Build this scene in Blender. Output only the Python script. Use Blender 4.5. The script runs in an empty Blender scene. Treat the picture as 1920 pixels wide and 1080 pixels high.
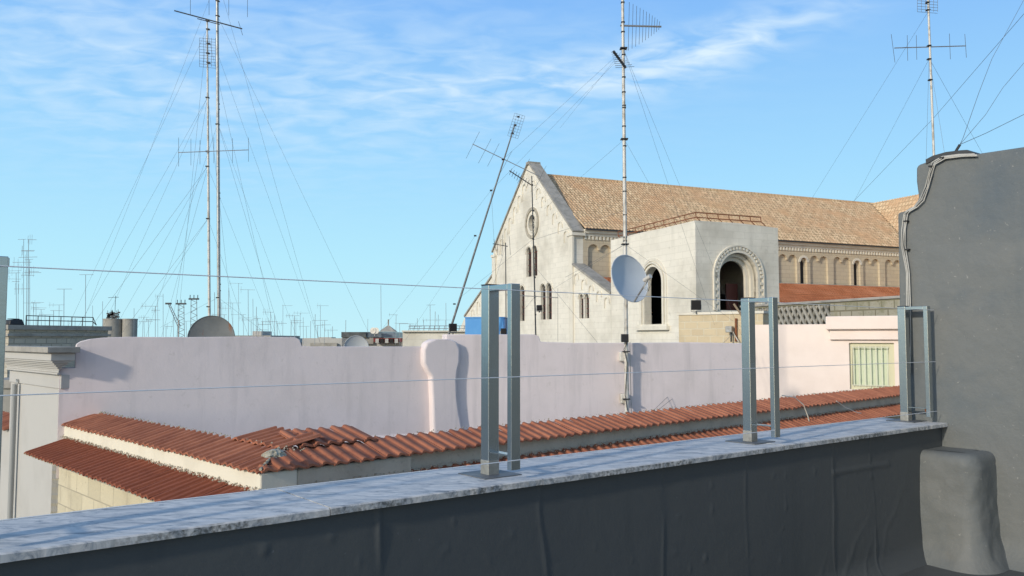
import bpy, bmesh, math, random
from math import sin, cos, tan, radians as R, pi
from mathutils import Vector, Matrix, noise
from mathutils.geometry import tessellate_polygon

random.seed(7)
scene = bpy.context.scene
col = scene.collection

# ------------------------------------------------------------------ camera
EYE = Vector((0, 0, 1.7)); FPX = 1550.0; PITCH = math.atan(96 / FPX)
cam_d = bpy.data.cameras.new('camera'); cam = bpy.data.objects.new('camera', cam_d)
col.objects.link(cam); scene.camera = cam
cam_d.sensor_width = 36; cam_d.lens = 36 * FPX / 1920; cam_d.clip_end = 6000; cam_d.clip_start = .05
cam.location = EYE; cam.rotation_euler = (pi / 2 + PITCH, 0, 0)

# ------------------------------------------------------------------ sun and sky
SUN_AZ, SUN_EL = R(-137), R(22)
sv = Vector((sin(SUN_AZ) * cos(SUN_EL), cos(SUN_AZ) * cos(SUN_EL), sin(SUN_EL)))
sd = bpy.data.lights.new('sun', 'SUN'); so = bpy.data.objects.new('sun', sd); col.objects.link(so)
sd.energy = 2.35; sd.angle = R(2.6); sd.color = (1, .90, .75)
so.rotation_euler = sv.to_track_quat('Z', 'Y').to_euler()
w = bpy.data.worlds.new('World'); scene.world = w; w.use_nodes = True
nt = w.node_tree; N = nt.nodes; L = nt.links
bg = N['Background']; bg.inputs[1].default_value = .135
sky = N.new('ShaderNodeTexSky'); sky.sky_type = 'NISHITA'; sky.sun_disc = False
sky.sun_elevation = SUN_EL; sky.sun_rotation = SUN_AZ % (2 * pi); sky.ozone_density = 1.6; sky.dust_density = .5; sky.air_density = 1.0
hs = N.new('ShaderNodeHueSaturation'); L.new(sky.outputs[0], hs.inputs['Color'])
hs.inputs['Saturation'].default_value = 1.0; hs.inputs['Value'].default_value = 1.0
tc = N.new('ShaderNodeTexCoord'); sep = N.new('ShaderNodeSeparateXYZ'); L.new(tc.outputs['Generated'], sep.inputs[0])
def wm(op, a, b=None, clamp=False):
    n = N.new('ShaderNodeMath'); n.operation = op; n.use_clamp = clamp
    for i, s_ in enumerate((a, b)):
        if s_ is None: continue
        if isinstance(s_, (int, float)): n.inputs[i].default_value = s_
        else: L.new(s_, n.inputs[i])
    return n.outputs[0]
zc = wm('MAXIMUM', sep.outputs[2], .02)
zz = wm('ADD', zc, .12)
px_ = wm('DIVIDE', sep.outputs[0], zz); py_ = wm('DIVIDE', sep.outputs[1], zz)
cmb = N.new('ShaderNodeCombineXYZ'); L.new(px_, cmb.inputs[0]); L.new(py_, cmb.inputs[1])
mp = N.new('ShaderNodeMapping'); L.new(cmb.outputs[0], mp.inputs[0]); mp.inputs['Rotation'].default_value = (0, 0, R(-28)); mp.inputs['Scale'].default_value = (2.2, 3.6, 1)
n1 = N.new('ShaderNodeTexNoise'); L.new(mp.outputs[0], n1.inputs['Vector']); n1.inputs['Scale'].default_value = 3.2; n1.inputs['Detail'].default_value = 6; n1.inputs['Roughness'].default_value = .5; n1.inputs['Distortion'].default_value = .5
n2 = N.new('ShaderNodeTexNoise'); L.new(cmb.outputs[0], n2.inputs['Vector']); n2.inputs['Scale'].default_value = .9; n2.inputs['Detail'].default_value = 3
az = wm('ARCTAN2', sep.outputs[0], sep.outputs[1])       # azimuth, 0 ahead
el = wm('ARCSINE', sep.outputs[2])
def blob(a0, e0, sa, se, tilt):
    da = wm('SUBTRACT', az, a0); de = wm('SUBTRACT', wm('SUBTRACT', el, e0), wm('MULTIPLY', da, tilt))
    q = wm('ADD', wm('POWER', wm('ABSOLUTE', wm('DIVIDE', da, sa)), 2.0), wm('POWER', wm('ABSOLUTE', wm('DIVIDE', de, se)), 2.0))
    return wm('EXPONENT', wm('MULTIPLY', q, -1.0))
mask = wm('ADD', wm('MULTIPLY', blob(-.24, .30, .34, .10, .02), .72), wm('MULTIPLY', blob(.235, .333, .15, .026, .2), 1.8))
mask = wm('ADD', mask, wm('MULTIPLY', blob(.0, .30, .22, .035, .1), .8))
mask = wm('ADD', mask, wm('MULTIPLY', blob(-.5, .33, .22, .1, .0), .6))
cl = wm('MULTIPLY', wm('SUBTRACT', n1.outputs[0], .36, ), 3.0, True)
cl = wm('MULTIPLY', cl, wm('ADD', wm('MULTIPLY', n2.outputs[0], .9), .15))
cl = wm('MULTIPLY', cl, mask, True)
rampn = N.new('ShaderNodeValToRGB'); L.new(wm('DIVIDE', wm('MAXIMUM', el, 0.0), 1.5708), rampn.inputs[0])
SK = [(0.0, (.56, .88, .96)), (.06, (.47, .83, .99)), (.13, (.37, .71, 1.0)), (.25, (.235, .505, .95)), (.5, (.22, .38, .70)), (1.0, (.20, .28, .48))]
while len(rampn.color_ramp.elements) < len(SK): rampn.color_ramp.elements.new(.5)
for e_, (p_, c_) in zip(rampn.color_ramp.elements, SK): e_.position = p_; e_.color = (*c_, 1)
sc_ = N.new('ShaderNodeVectorMath'); sc_.operation = 'SCALE'; L.new(rampn.outputs[0], sc_.inputs[0]); sc_.inputs['Scale'].default_value = 1 / .135 / (2 ** .2)
skm = N.new('ShaderNodeMix'); skm.data_type = 'RGBA'; L.new(wm('ADD', .40, wm('MULTIPLY', wm('ADD', sep.outputs[1], .35), .75), True), skm.inputs[0]); L.new(hs.outputs[0], skm.inputs[6]); L.new(sc_.outputs[0], skm.inputs[7])
mix = N.new('ShaderNodeMix'); mix.data_type = 'RGBA'; L.new(cl, mix.inputs['Factor']); L.new(skm.outputs[2], mix.inputs[6])
mix.inputs[7].default_value = (4.6, 5.7, 6.6, 1)
L.new(mix.outputs[2], bg.inputs[0])
scene.view_settings.view_transform = 'Standard'; scene.view_settings.look = 'None'
scene.view_settings.exposure = 0.2; scene.view_settings.gamma = 1

# ------------------------------------------------------------------ picture point -> ray, frames
def ray(px, py):
    xc = (px - 960) / FPX; yc = (540 - py) / FPX
    return Vector((xc, cos(PITCH) - yc * sin(PITCH), sin(PITCH) + yc * cos(PITCH)))
def at(px, py, Y):
    d = ray(px, py); return EYE + d * (Y / d.y)
class Frame:
    def __init__(s, o=(0, 0, 0), az=90.0):
        s.o = Vector(o); a = R(az); s.U = Vector((sin(a), cos(a), 0)); s.V = Vector((-cos(a), sin(a), 0))
    def P(s, u, v, z): return s.o + s.U * u + s.V * v + Vector((0, 0, z))
    def Lc(s, p):
        d = Vector(p) - s.o; return Vector((d.dot(s.U), d.dot(s.V), d.z))
    def hit(s, px, py, u=None, v=None, z=None):
        d = ray(px, py); e = s.Lc(EYE); dl = Vector((d.dot(s.U), d.dot(s.V), d.z))
        if u is not None: t = (u - e.x) / dl.x
        elif v is not None: t = (v - e.y) / dl.y
        else: t = (z - e.z) / dl.z
        return e + dl * t
WF = Frame((0, 0, 0), 90)           # u = +X, v = +Y

# ------------------------------------------------------------------ mesh builder
class MB:
    def __init__(s, F=WF): s.F = F; s.v = []; s.f = []; s.t = []; s.tint = .5
    def add(s, vs, fs):
        b = len(s.v); s.v += [tuple(x) for x in vs]
        for f in fs: s.f.append([b + i for i in f]); s.t.append(s.tint)
        return s
    def box(s, u0, u1, v0, v1, z0, z1):
        return s.add([(u0, v0, z0), (u1, v0, z0), (u1, v1, z0), (u0, v1, z0), (u0, v0, z1), (u1, v0, z1), (u1, v1, z1), (u0, v1, z1)],
                     [(0, 3, 2, 1), (4, 5, 6, 7), (0, 1, 5, 4), (1, 2, 6, 5), (2, 3, 7, 6), (3, 0, 4, 7)])
    def hexa(s, p): return s.add(p, [(0, 3, 2, 1), (4, 5, 6, 7), (0, 1, 5, 4), (1, 2, 6, 5), (2, 3, 7, 6), (3, 0, 4, 7)])
    def tube(s, pts, r, n=6, r1=None, world=False):
        if world: pts = [s.F.Lc(p) for p in pts]
        pts = [Vector(p) for p in pts]; m = len(pts); r1 = r if r1 is None else r1
        rings = []
        for i, p in enumerate(pts):
            d = (pts[min(i + 1, m - 1)] - pts[max(i - 1, 0)])
            if d.length < 1e-9: d = Vector((0, 0, 1))
            d.normalize(); a = d.cross(Vector((0, 0, 1)) if abs(d.z) < .9 else Vector((1, 0, 0))).normalized(); b = d.cross(a)
            rr = r + (r1 - r) * i / max(1, m - 1)
            rings.append([p + (a * cos(2 * pi * k / n) + b * sin(2 * pi * k / n)) * rr for k in range(n)])
        vs = [q for g in rings for q in g]; fs = []
        for i in range(m - 1):
            for k in range(n):
                k2 = (k + 1) % n; fs.append((i * n + k, i * n + k2, (i + 1) * n + k2, (i + 1) * n + k))
        fs.append(tuple(range(n))[::-1]); fs.append(tuple((m - 1) * n + k for k in range(n)))
        return s.add(vs, fs)
    def bar(s, p, q, wd, ht, up=(0, 0, 1), world=False):
        if world: p = s.F.Lc(p); q = s.F.Lc(q)
        p = Vector(p); q = Vector(q); d = (q - p).normalized(); up = Vector(up)
        a = d.cross(up).normalized() * wd / 2; b = a.normalized().cross(d) * ht / 2
        return s.hexa([p - a - b, p + a - b, q + a - b, q - a - b, p - a + b, p + a + b, q + a + b, q - a + b])
    def slab(s, ax, c0, c1, outer, holes=()):
        loops = [list(outer)] + [list(h) for h in holes]
        tri = tessellate_polygon([[Vector((a, b, 0)) for a, b in l] for l in loops])
        flat = [p for l in loops for p in l]; n = len(flat)
        def mk(a, b, c): return (c, a, b) if ax == 'u' else (a, c, b) if ax == 'v' else (a, b, c)
        vs = [mk(a, b, c0) for a, b in flat] + [mk(a, b, c1) for a, b in flat]
        fs = [tuple(t) for t in tri] + [tuple(n + i for i in t[::-1]) for t in tri]
        k = 0
        for l in loops:
            m = len(l)
            for i in range(m): j = (i + 1) % m; fs.append((k + i, k + j, n + k + j, n + k + i))
            k += m
        return s.add(vs, fs)
    def grid(s, fn, nu, nv, flip=False):
        vs = [fn(i / nu, j / nv) for j in range(nv + 1) for i in range(nu + 1)]; fs = []
        for j in range(nv):
            for i in range(nu):
                a = j * (nu + 1) + i; q = (a, a + 1, a + nu + 2, a + nu + 1); fs.append(q[::-1] if flip else q)
        return s.add(vs, fs)
    def build(s, name, mat, parent=None, org=None, smooth=False, bevel=0, seg=2, recalc=True, ang=35):
        W = [s.F.P(*p) for p in s.v]
        if parent is not None: o0 = Vector(WL[parent.name])
        elif org is not None: o0 = Vector(org)
        else:
            xs = [p.x for p in W]; ys = [p.y for p in W]; o0 = Vector(((min(xs) + max(xs)) / 2, (min(ys) + max(ys)) / 2, min(p.z for p in W)))
        me = bpy.data.meshes.new(name); me.from_pydata([p - o0 for p in W], [], s.f)
        if recalc:
            bm = bmesh.new(); bm.from_mesh(me); bmesh.ops.recalc_face_normals(bm, faces=bm.faces); bm.to_mesh(me); bm.free()
        me.uv_layers.new(name='UVMap'); me.color_attributes.new('tint', 'FLOAT_COLOR', 'CORNER')
        uv = me.uv_layers['UVMap'].data; at_ = me.color_attributes['tint'].data
        U, V = s.F.U, s.F.V; base = s.F
        for pi_, p in enumerate(me.polygons):
            n = p.normal; a, b, c = abs(n.dot(U)), abs(n.dot(V)), abs(n.z)
            tv = s.t[pi_] if pi_ < len(s.t) else .5
            for li in p.loop_indices:
                q = base.Lc(me.vertices[me.loops[li].vertex_index].co + o0)
                uv[li].uv = (q.y, q.z) if a >= b and a >= c else (q.x, q.z) if b >= c else (q.x, q.y)
                at_[li].color = (tv, tv, tv, 1)
            if smooth: p.use_smooth = True
        me.materials.append(mat)
        ob = bpy.data.objects.new(name, me); col.objects.link(ob)
        if parent is not None: ob.parent = parent
        else: ob.location = o0
        WL[ob.name] = tuple(o0)
        if bevel:
            m = ob.modifiers.new('bevel', 'BEVEL'); m.width = bevel; m.segments = seg; m.limit_method = 'ANGLE'; m.angle_limit = R(ang); m.harden_normals = False
            if smooth or seg > 2:
                for p in me.polygons: p.use_smooth = True
                me.set_sharp_from_angle(angle=R(50))
        elif smooth: me.set_sharp_from_angle(angle=R(50))
        return ob
WL = {}
def tag(o, label=None, cat=None, group=None, kind=None):
    if label: o['label'] = label
    if cat: o['category'] = cat
    if group: o['group'] = group
    if kind: o['kind'] = kind
    return o
def thing(name, loc, label, cat, group=None):
    o = bpy.data.objects.new(name, None); o.empty_display_size = .2; col.objects.link(o); o.location = loc; WL[o.name] = tuple(loc)
    return tag(o, label, cat, group)
def copy_tree(o, d, label=None, group=None):
    c = o.copy(); col.objects.link(c); c.location = Vector(o.location) + Vector(d); WL[c.name] = tuple(c.location)
    if label: c['label'] = label
    for ch in list(o.children):
        k = ch.copy(); col.objects.link(k); k.parent = c
        for g in ch.children: q = g.copy(); col.objects.link(q); q.parent = k
    return c

# ------------------------------------------------------------------ materials
def mat(name, colr, rough=.85, metal=0.0, spec=.4, var=None, var2=None, bump=None, tint=None, brick=None, streak=None, coat=0, spots=None):
    m = bpy.data.materials.new(name); m.use_nodes = True; T = m.node_tree; n = T.nodes; l = T.links
    b = n['Principled BSDF']; b.inputs['Roughness'].default_value = rough; b.inputs['Metallic'].default_value = metal; b.inputs['Specular IOR Level'].default_value = spec
    g = n.new('ShaderNodeNewGeometry'); pos = g.outputs['Position']
    c = n.new('ShaderNodeRGB'); c.outputs[0].default_value = (*colr, 1); cur = c.outputs[0]
    def mx(a, colb, fac, mode='MIX'):
        q = n.new('ShaderNodeMix'); q.data_type = 'RGBA'; q.blend_type = mode; l.new(a, q.inputs[6])
        if isinstance(colb, tuple): q.inputs[7].default_value = (*colb, 1)
        else: l.new(colb, q.inputs[7])
        if isinstance(fac, (int, float)): q.inputs[0].default_value = fac
        else: l.new(fac, q.inputs[0])
        return q.outputs[2]
    def nz(scale, detail=5, sc3=None, rough_=.6):
        t = n.new('ShaderNodeTexNoise'); t.inputs['Scale'].default_value = scale; t.inputs['Detail'].default_value = detail; t.inputs['Roughness'].default_value = rough_
        if sc3:
            mpn = n.new('ShaderNodeMapping'); mpn.inputs['Scale'].default_value = sc3
            if len(sc3) > 3: pass
            l.new(pos, mpn.inputs[0]); l.new(mpn.outputs[0], t.inputs['Vector'])
        else: l.new(pos, t.inputs['Vector'])
        return t.outputs[0]
    def ramp(v, a, bb):
        r = n.new('ShaderNodeMapRange'); l.new(v, r.inputs[0]); r.inputs[1].default_value = a; r.inputs[2].default_value = bb; return r.outputs[0]
    bh = None
    if brick:
        bw, bh_, c1, c2, mort, ms = brick
        uvn = n.new('ShaderNodeUVMap'); bk = n.new('ShaderNodeTexBrick'); l.new(uvn.outputs[0], bk.inputs['Vector'])
        bk.inputs['Scale'].default_value = 1; bk.inputs['Brick Width'].default_value = bw; bk.inputs['Row Height'].default_value = bh_; bk.inputs['Mortar Size'].default_value = ms
        bk.inputs['Color1'].default_value = (*c1, 1); bk.inputs['Color2'].default_value = (*c2, 1); bk.inputs['Mortar'].default_value = (*mort, 1); bk.inputs['Mortar Smooth'].default_value = .3
        cur = bk.outputs[0]; bh = bk.outputs[1]
    for v in (var, var2, spots):
        if v: cur = mx(cur, v[1], ramp(nz(v[0], v[4] if len(v) > 4 else 5), v[2], v[3]))
    if streak:      # (colour, scale3, lo, hi)
        cur = mx(cur, streak[0], ramp(nz(1.0, 6, streak[1]), streak[2], streak[3]))
    if tint:
        a = n.new('ShaderNodeAttribute'); a.attribute_name = 'tint'; cur = mx(cur, tint, ramp(a.outputs['Fac'], 0, 1.6))
    l.new(cur, b.inputs['Base Color'])
    if bump or bh:
        sc, st = bump if bump else (10, .1)
        bn = n.new('ShaderNodeBump'); bn.inputs['Strength'].default_value = st; bn.inputs['Distance'].default_value = .02
        l.new(nz(sc, 6), bn.inputs['Height']); outn = bn.outputs[0]
        if bh:
            b2 = n.new('ShaderNodeBump'); b2.inputs['Strength'].default_value = .5; b2.inputs['Distance'].default_value = .02; b2.invert = True
            l.new(bh, b2.inputs['Height']); l.new(outn, b2.inputs['Normal']); outn = b2.outputs[0]
        l.new(outn, b.inputs['Normal'])
    if coat: b.inputs['Coat Weight'].default_value = coat
    return m
PINK = mat('pink_plaster', (.76, .68, .675), .9, var=(1.1, (.69, .62, .61), .42, .7), var2=(.35, (.79, .70, .68), .5, .8), bump=(5, .3), streak=((.58, .525, .52), (3.2, 3.2, .35), .52, .8), spots=(6, (.60, .54, .51), .62, .8))
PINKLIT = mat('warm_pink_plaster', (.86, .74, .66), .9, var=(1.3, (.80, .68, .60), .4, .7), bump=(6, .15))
CREAM = mat('cream_plaster', (.72, .68, .56), .9, var=(1.5, (.62, .58, .47), .5, .8), bump=(8, .25), streak=((.5, .47, .38), (2.5, 2.5, .6), .58, .9))
WHITEW = mat('white_plaster', (.475, .465, .435), .9, var=(1.2, (.43, .42, .39), .45, .75), bump=(7, .15), streak=((.44, .42, .38), (3, 3, .3), .58, .95))
OLDPL = mat('weathered_plaster', (.52, .47, .38), .95, var=(2.2, (.40, .36, .29), .42, .72), var2=(14, (.30, .27, .21), .58, .85), bump=(16, .5))
STONEB = mat('old_limestone_blocks', (.55, .5, .4), .95, brick=(.62, .34, (.62, .56, .41), (.52, .47, .34), (.40, .36, .27), .012), var=(1.6, (.44, .39, .28), .5, .75), var2=(9, (.22, .19, .13), .64, .82), bump=(14, .6))
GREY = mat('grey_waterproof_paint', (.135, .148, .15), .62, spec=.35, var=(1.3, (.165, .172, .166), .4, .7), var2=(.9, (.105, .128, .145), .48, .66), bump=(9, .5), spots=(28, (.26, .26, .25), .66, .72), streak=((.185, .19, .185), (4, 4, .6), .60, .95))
GREYSHADE = mat('shade_darkened_waterproof_paint', (.078, .086, .090), .5, spec=.35, var=(1.5, (.085, .092, .092), .45, .75), bump=(9, .14), spots=(24, (.14, .15, .155), .70, .75), streak=((.055, .063, .068), (5, 5, .5), .55, .9))  # the grey wall's coat, base lowered to put the parapet's shade into it
def marble_mat():
    m = mat('weathered_marble', (.52, .52, .52), .6, spec=.25)
    T = m.node_tree; n = T.nodes; l = T.links; b = n['Principled BSDF']
    g = n.new('ShaderNodeNewGeometry'); mpn = n.new('ShaderNodeMapping'); mpn.inputs['Rotation'].default_value = (0, 0, R(38.5 + 6)); mpn.inputs['Scale'].default_value = (4.0, 13, 8)
    l.new(g.outputs['Position'], mpn.inputs[0])
    t = n.new('ShaderNodeTexNoise'); l.new(mpn.outputs[0], t.inputs['Vector']); t.inputs['Scale'].default_value = 1.5; t.inputs['Detail'].default_value = 9; t.inputs['Roughness'].default_value = .72; t.inputs['Distortion'].default_value = 1.2
    r = n.new('ShaderNodeValToRGB'); l.new(t.outputs[0], r.inputs[0])
    r.color_ramp.elements[0].position = .34; r.color_ramp.elements[0].color = (.19, .21, .23, 1)
    r.color_ramp.elements[1].position = .60; r.color_ramp.elements[1].color = (.64, .63, .61, 1)
    e = r.color_ramp.elements.new(.43); e.color = (.38, .40, .42, 1); e = r.color_ramp.elements.new(.50); e.color = (.52, .52, .51, 1)
    t2 = n.new('ShaderNodeTexNoise'); l.new(g.outputs['Position'], t2.inputs['Vector']); t2.inputs['Scale'].default_value = 55; t2.inputs['Detail'].default_value = 4
    r2 = n.new('ShaderNodeMapRange'); l.new(t2.outputs[0], r2.inputs[0]); r2.inputs[1].default_value = .42; r2.inputs[2].default_value = .62
    q = n.new('ShaderNodeMix'); q.data_type = 'RGBA'; l.new(r.outputs[0], q.inputs[6]); q.inputs[7].default_value = (.07, .07, .06, 1)
    sp = n.new('ShaderNodeSeparateXYZ'); l.new(g.outputs['True Normal'], sp.inputs[0])
    inv = n.new('ShaderNodeMapRange'); l.new(sp.outputs[2], inv.inputs[0]); inv.inputs[1].default_value = .9; inv.inputs[2].default_value = .3; inv.inputs[3].default_value = 0; inv.inputs[4].default_value = .8
    t3 = n.new('ShaderNodeTexNoise'); l.new(g.outputs['Position'], t3.inputs['Vector']); t3.inputs['Scale'].default_value = 3; r3 = n.new('ShaderNodeMapRange'); l.new(t3.outputs[0], r3.inputs[0]); r3.inputs[1].default_value = .35; r3.inputs[2].default_value = .62
    mu = n.new('ShaderNodeMath'); mu.operation = 'MULTIPLY'; l.new(r2.outputs[0], mu.inputs[0]); l.new(inv.outputs[0], mu.inputs[1])
    mu2 = n.new('ShaderNodeMath'); mu2.operation = 'MULTIPLY'; l.new(mu.outputs[0], mu2.inputs[0]); l.new(r3.outputs[0], mu2.inputs[1]); l.new(mu2.outputs[0], q.inputs[0])
    l.new(q.outputs[2], b.inputs['Base Color'])
    bn = n.new('ShaderNodeBump'); bn.inputs['Strength'].default_value = .12; bn.inputs['Distance'].default_value = .01; l.new(t.outputs[0], bn.inputs['Height']); l.new(bn.outputs[0], b.inputs['Normal'])
    return m
MARBLE = marble_mat()
STEEL = mat('galvanised_steel', (.47, .52, .54), .24, 1.0, var=(5, (.44, .49, .51), .4, .7), bump=(40, .02))
CUFF = mat('unpainted_steel_foot', (.42, .42, .39), .6, .7, var=(20, (.3, .29, .26), .4, .7))
PLATE = mat('dark_base_plate', (.13, .14, .15), .55, .3, var=(12, (.2, .2, .2), .5, .7))
WIRE = mat('steel_cable', (.78, .80, .82), .5, .15)
MAST = mat('aerial_steel_tube', (.42, .43, .42), .5, .75, var=(6, (.30, .29, .27), .45, .65))
MASTG = mat('weathered_dark_tube', (.16, .17, .175), .6, .5, var=(5, (.26, .26, .25), .5, .65))
MASTD = mat('dark_aerial_metal', (.06, .065, .07), .6, .4)
MASTL = mat('pale_painted_tube', (.62, .60, .55), .6, .3, var=(4, (.42, .39, .33), .5, .62))
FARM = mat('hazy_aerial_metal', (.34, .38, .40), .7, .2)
GUY = mat('guy_wire_metal', (.16, .17, .18), .6, .5)
BLACK = mat('black_plastic', (.02, .02, .022), .5)
RUST = mat('rusted_iron', (.26, .10, .045), .9, var=(9, (.14, .06, .03), .45, .7))
TERRA = mat('terracotta_tile', (.44, .175, .10), .88, spec=.2, tint=(.24, .09, .055), var=(3, (.25, .09, .055), .42, .72), var2=(26, (.38, .17, .105), .5, .8), bump=(40, .12))
TERRA2 = mat('weathered_terracotta', (.27, .088, .05), .88, spec=.2, tint=(.21, .065, .035), var=(3, (.20, .065, .04), .42, .72), var2=(30, (.42, .19, .11), .6, .8), bump=(40, .15))
MORTAR = mat('rough_mortar', (.45, .42, .34), .98, var=(16, (.25, .22, .16), .45, .7), bump=(30, .9))
LIME = mat('pale_limestone', (.7, .66, .56), .95, streak=((.56, .53, .45), (1.1, 1.1, .16), .56, .9), brick=(.9, .42, (.79, .75, .65), (.74, .705, .61), (.65, .615, .525), .012), var=(.35, (.56, .525, .44), .45, .72), var2=(2.5, (.50, .47, .39), .6, .85), bump=(4, .25))
LIME2 = mat('clerestory_limestone', (.55, .48, .35), .95, brick=(.8, .36, (.60, .52, .38), (.55, .47, .34), (.47, .40, .29), .02), var=(.5, (.50, .43, .32), .5, .75), bump=(4, .2))
TRIM = mat('limestone_moulding', (.72, .68, .58), .95, var=(1.2, (.58, .55, .47), .45, .75), bump=(6, .2))
COPE = mat('grey_stone_coping', (.38, .36, .32), .95, var=(2, (.25, .24, .21), .4, .7), bump=(8, .3))
DARK = mat('dark_interior', (.018, .018, .02), .7)  # near-black stands in for unlit depth behind openings
PANE = mat('dark_window_glass', (.022, .02, .02), .5, spec=.2)
REDFR = mat('brown_window_frame', (.13, .045, .035), .6)
def roof_mat(name, c1, c2, c3, rw, rh):
    m = mat(name, c1, .9, spec=.15); T = m.node_tree; n = T.nodes; l = T.links; b = n['Principled BSDF']
    uvn = n.new('ShaderNodeUVMap'); bk = n.new('ShaderNodeTexBrick'); l.new(uvn.outputs[0], bk.inputs['Vector']); bk.offset = .5
    bk.inputs['Scale'].default_value = 1; bk.inputs['Brick Width'].default_value = rw; bk.inputs['Row Height'].default_value = rh; bk.inputs['Mortar Size'].default_value = rh * .09
    bk.inputs['Color1'].default_value = (*c1, 1); bk.inputs['Color2'].default_value = (*c2, 1); bk.inputs['Mortar'].default_value = (c1[0] * .5, c1[1] * .46, c1[2] * .42, 1)
    g = n.new('ShaderNodeNewGeometry'); t = n.new('ShaderNodeTexNoise'); t.inputs['Scale'].default_value = .5; t.inputs['Detail'].default_value = 8; l.new(g.outputs['Position'], t.inputs['Vector'])
    r = n.new('ShaderNodeMapRange'); l.new(t.outputs[0], r.inputs[0]); r.inputs[1].default_value = .42; r.inputs[2].default_value = .68
    q = n.new('ShaderNodeMix'); q.data_type = 'RGBA'; l.new(bk.outputs[0], q.inputs[6]); q.inputs[7].default_value = (*c3, 1); l.new(r.outputs[0], q.inputs[0])
    at2 = n.new('ShaderNodeAttribute'); at2.attribute_name = 'tint'
    q2 = n.new('ShaderNodeMix'); q2.data_type = 'RGBA'; q2.blend_type = 'MULTIPLY'; q2.inputs[0].default_value = 1; l.new(q.outputs[2], q2.inputs[6])
    mr = n.new('ShaderNodeMapRange'); l.new(at2.outputs['Fac'], mr.inputs[0]); mr.inputs[3].default_value = .84; mr.inputs[4].default_value = 1.16; l.new(mr.outputs[0], q2.inputs[7])
    l.new(q2.outputs[2], b.inputs['Base Color']); return m
ROOFT = roof_mat('church_roof_tiles', (.74, .56, .35), (.62, .44, .27), (.58, .37, .21), .42, .45)
ROOFR = roof_mat('red_aisle_tiles', (.48, .18, .085), (.40, .14, .065), (.50, .21, .11), .3, .4)
BLUE = mat('blue_panel_paint', (.10, .33, .68), .6, var=(3, (.13, .38, .72), .4, .7))
DISHW = mat('pale_grey_dish_enamel', (.50, .55, .60), .5, var=(2, (.46, .51, .56), .4, .7))
DISHD = mat('stained_dark_dish', (.16, .17, .17), .6, var=(3, (.12, .13, .13), .4, .7), streak=((.22, .09, .04), (6, 6, 1.2), .62, .7))
GREENG = mat('pale_green_shutter', (.60, .66, .48), .6, var=(4, (.54, .60, .44), .45, .7))
CONC = mat('concrete', (.36, .35, .31), .95, var=(1, (.28, .27, .24), .4, .7), streak=((.2, .19, .16), (2, 2, .2), .55, .9))
ASPH = mat('city_ground', (.16, .155, .145), .95, var=(.05, (.22, .21, .19), .4, .7))
FLOORM = mat('terrace_floor', (.28, .27, .26), .9, var=(1, (.22, .21, .2), .4, .7))
CABW = mat('grey_cable_sheath', (.50, .49, .45), .6, var=(5, (.3, .29, .26), .45, .7))
CABWH = mat('cream_cable_sheath', (.75, .70, .60), .6)
STONEG = mat('grey_brown_block_wall', (.5, .46, .38), .95, brick=(.5, .25, (.56, .51, .41), (.47, .43, .35), (.34, .31, .25), .03), var=(1, (.42, .39, .32), .45, .7), bump=(10, .5))
MOSSY = mat('mossy_rubble_stone', (.36, .33, .25), .98, brick=(.55, .3, (.40, .37, .29), (.32, .30, .23), (.20, .18, .12), .03), var=(2.2, (.22, .21, .13), .45, .68), var2=(12, (.16, .14, .09), .6, .78), bump=(16, .9))
YBLOCK = mat('yellow_tuff_blocks', (.6, .5, .34), .95, brick=(.52, .26, (.62, .52, .35), (.55, .45, .30), (.62, .56, .42), .02), var=(1.5, (.5, .42, .28), .5, .75), bump=(12, .4))

# ================================================================== setting
MB().box(-3000, 3000, -600, 5000, -11.4, -11).build('ground', ASPH); tag(bpy.data.objects['ground'], kind='structure')

# ------------------------------------------------------------------ our terrace: parapet, ledge, grey wall
PF = Frame((0, 0, 0), 51.5)
ZL = 1.08
vf = PF.hit(900, 914, z=ZL).y; vb = PF.hit(900, 871, z=ZL).y
c1 = PF.hit(916, 893, z=ZL); c2 = PF.hit(1409, 830, z=ZL); c3 = PF.hit(1703, 790.5, z=ZL)
UW = c3.x + .14                       # plane of the grey wall
VW = PF.hit(1687, 700, u=UW).y       # its far end
print('vf %.3f vb %.3f c1 %s c2 %s c3 %s UW %.3f VW %.3f' % (vf, vb, c1, c2, c3, UW, VW))
def wob(u, z, s=1.0, seed=0.0): return noise.noise(Vector((u * s, z * s, seed)))
par = thing('terrace_parapet', PF.P(3, vf, 0), 'long low parapet in shade-darkened grey paint with a weathered marble ledge, in the foreground', 'parapet wall')
pb = MB(PF)
seams = [(.05, .012), (1.62, .016), (2.45, .01), (3.25, .014), (3.95, .008), (4.85, .018), (5.35, .016)]
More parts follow.
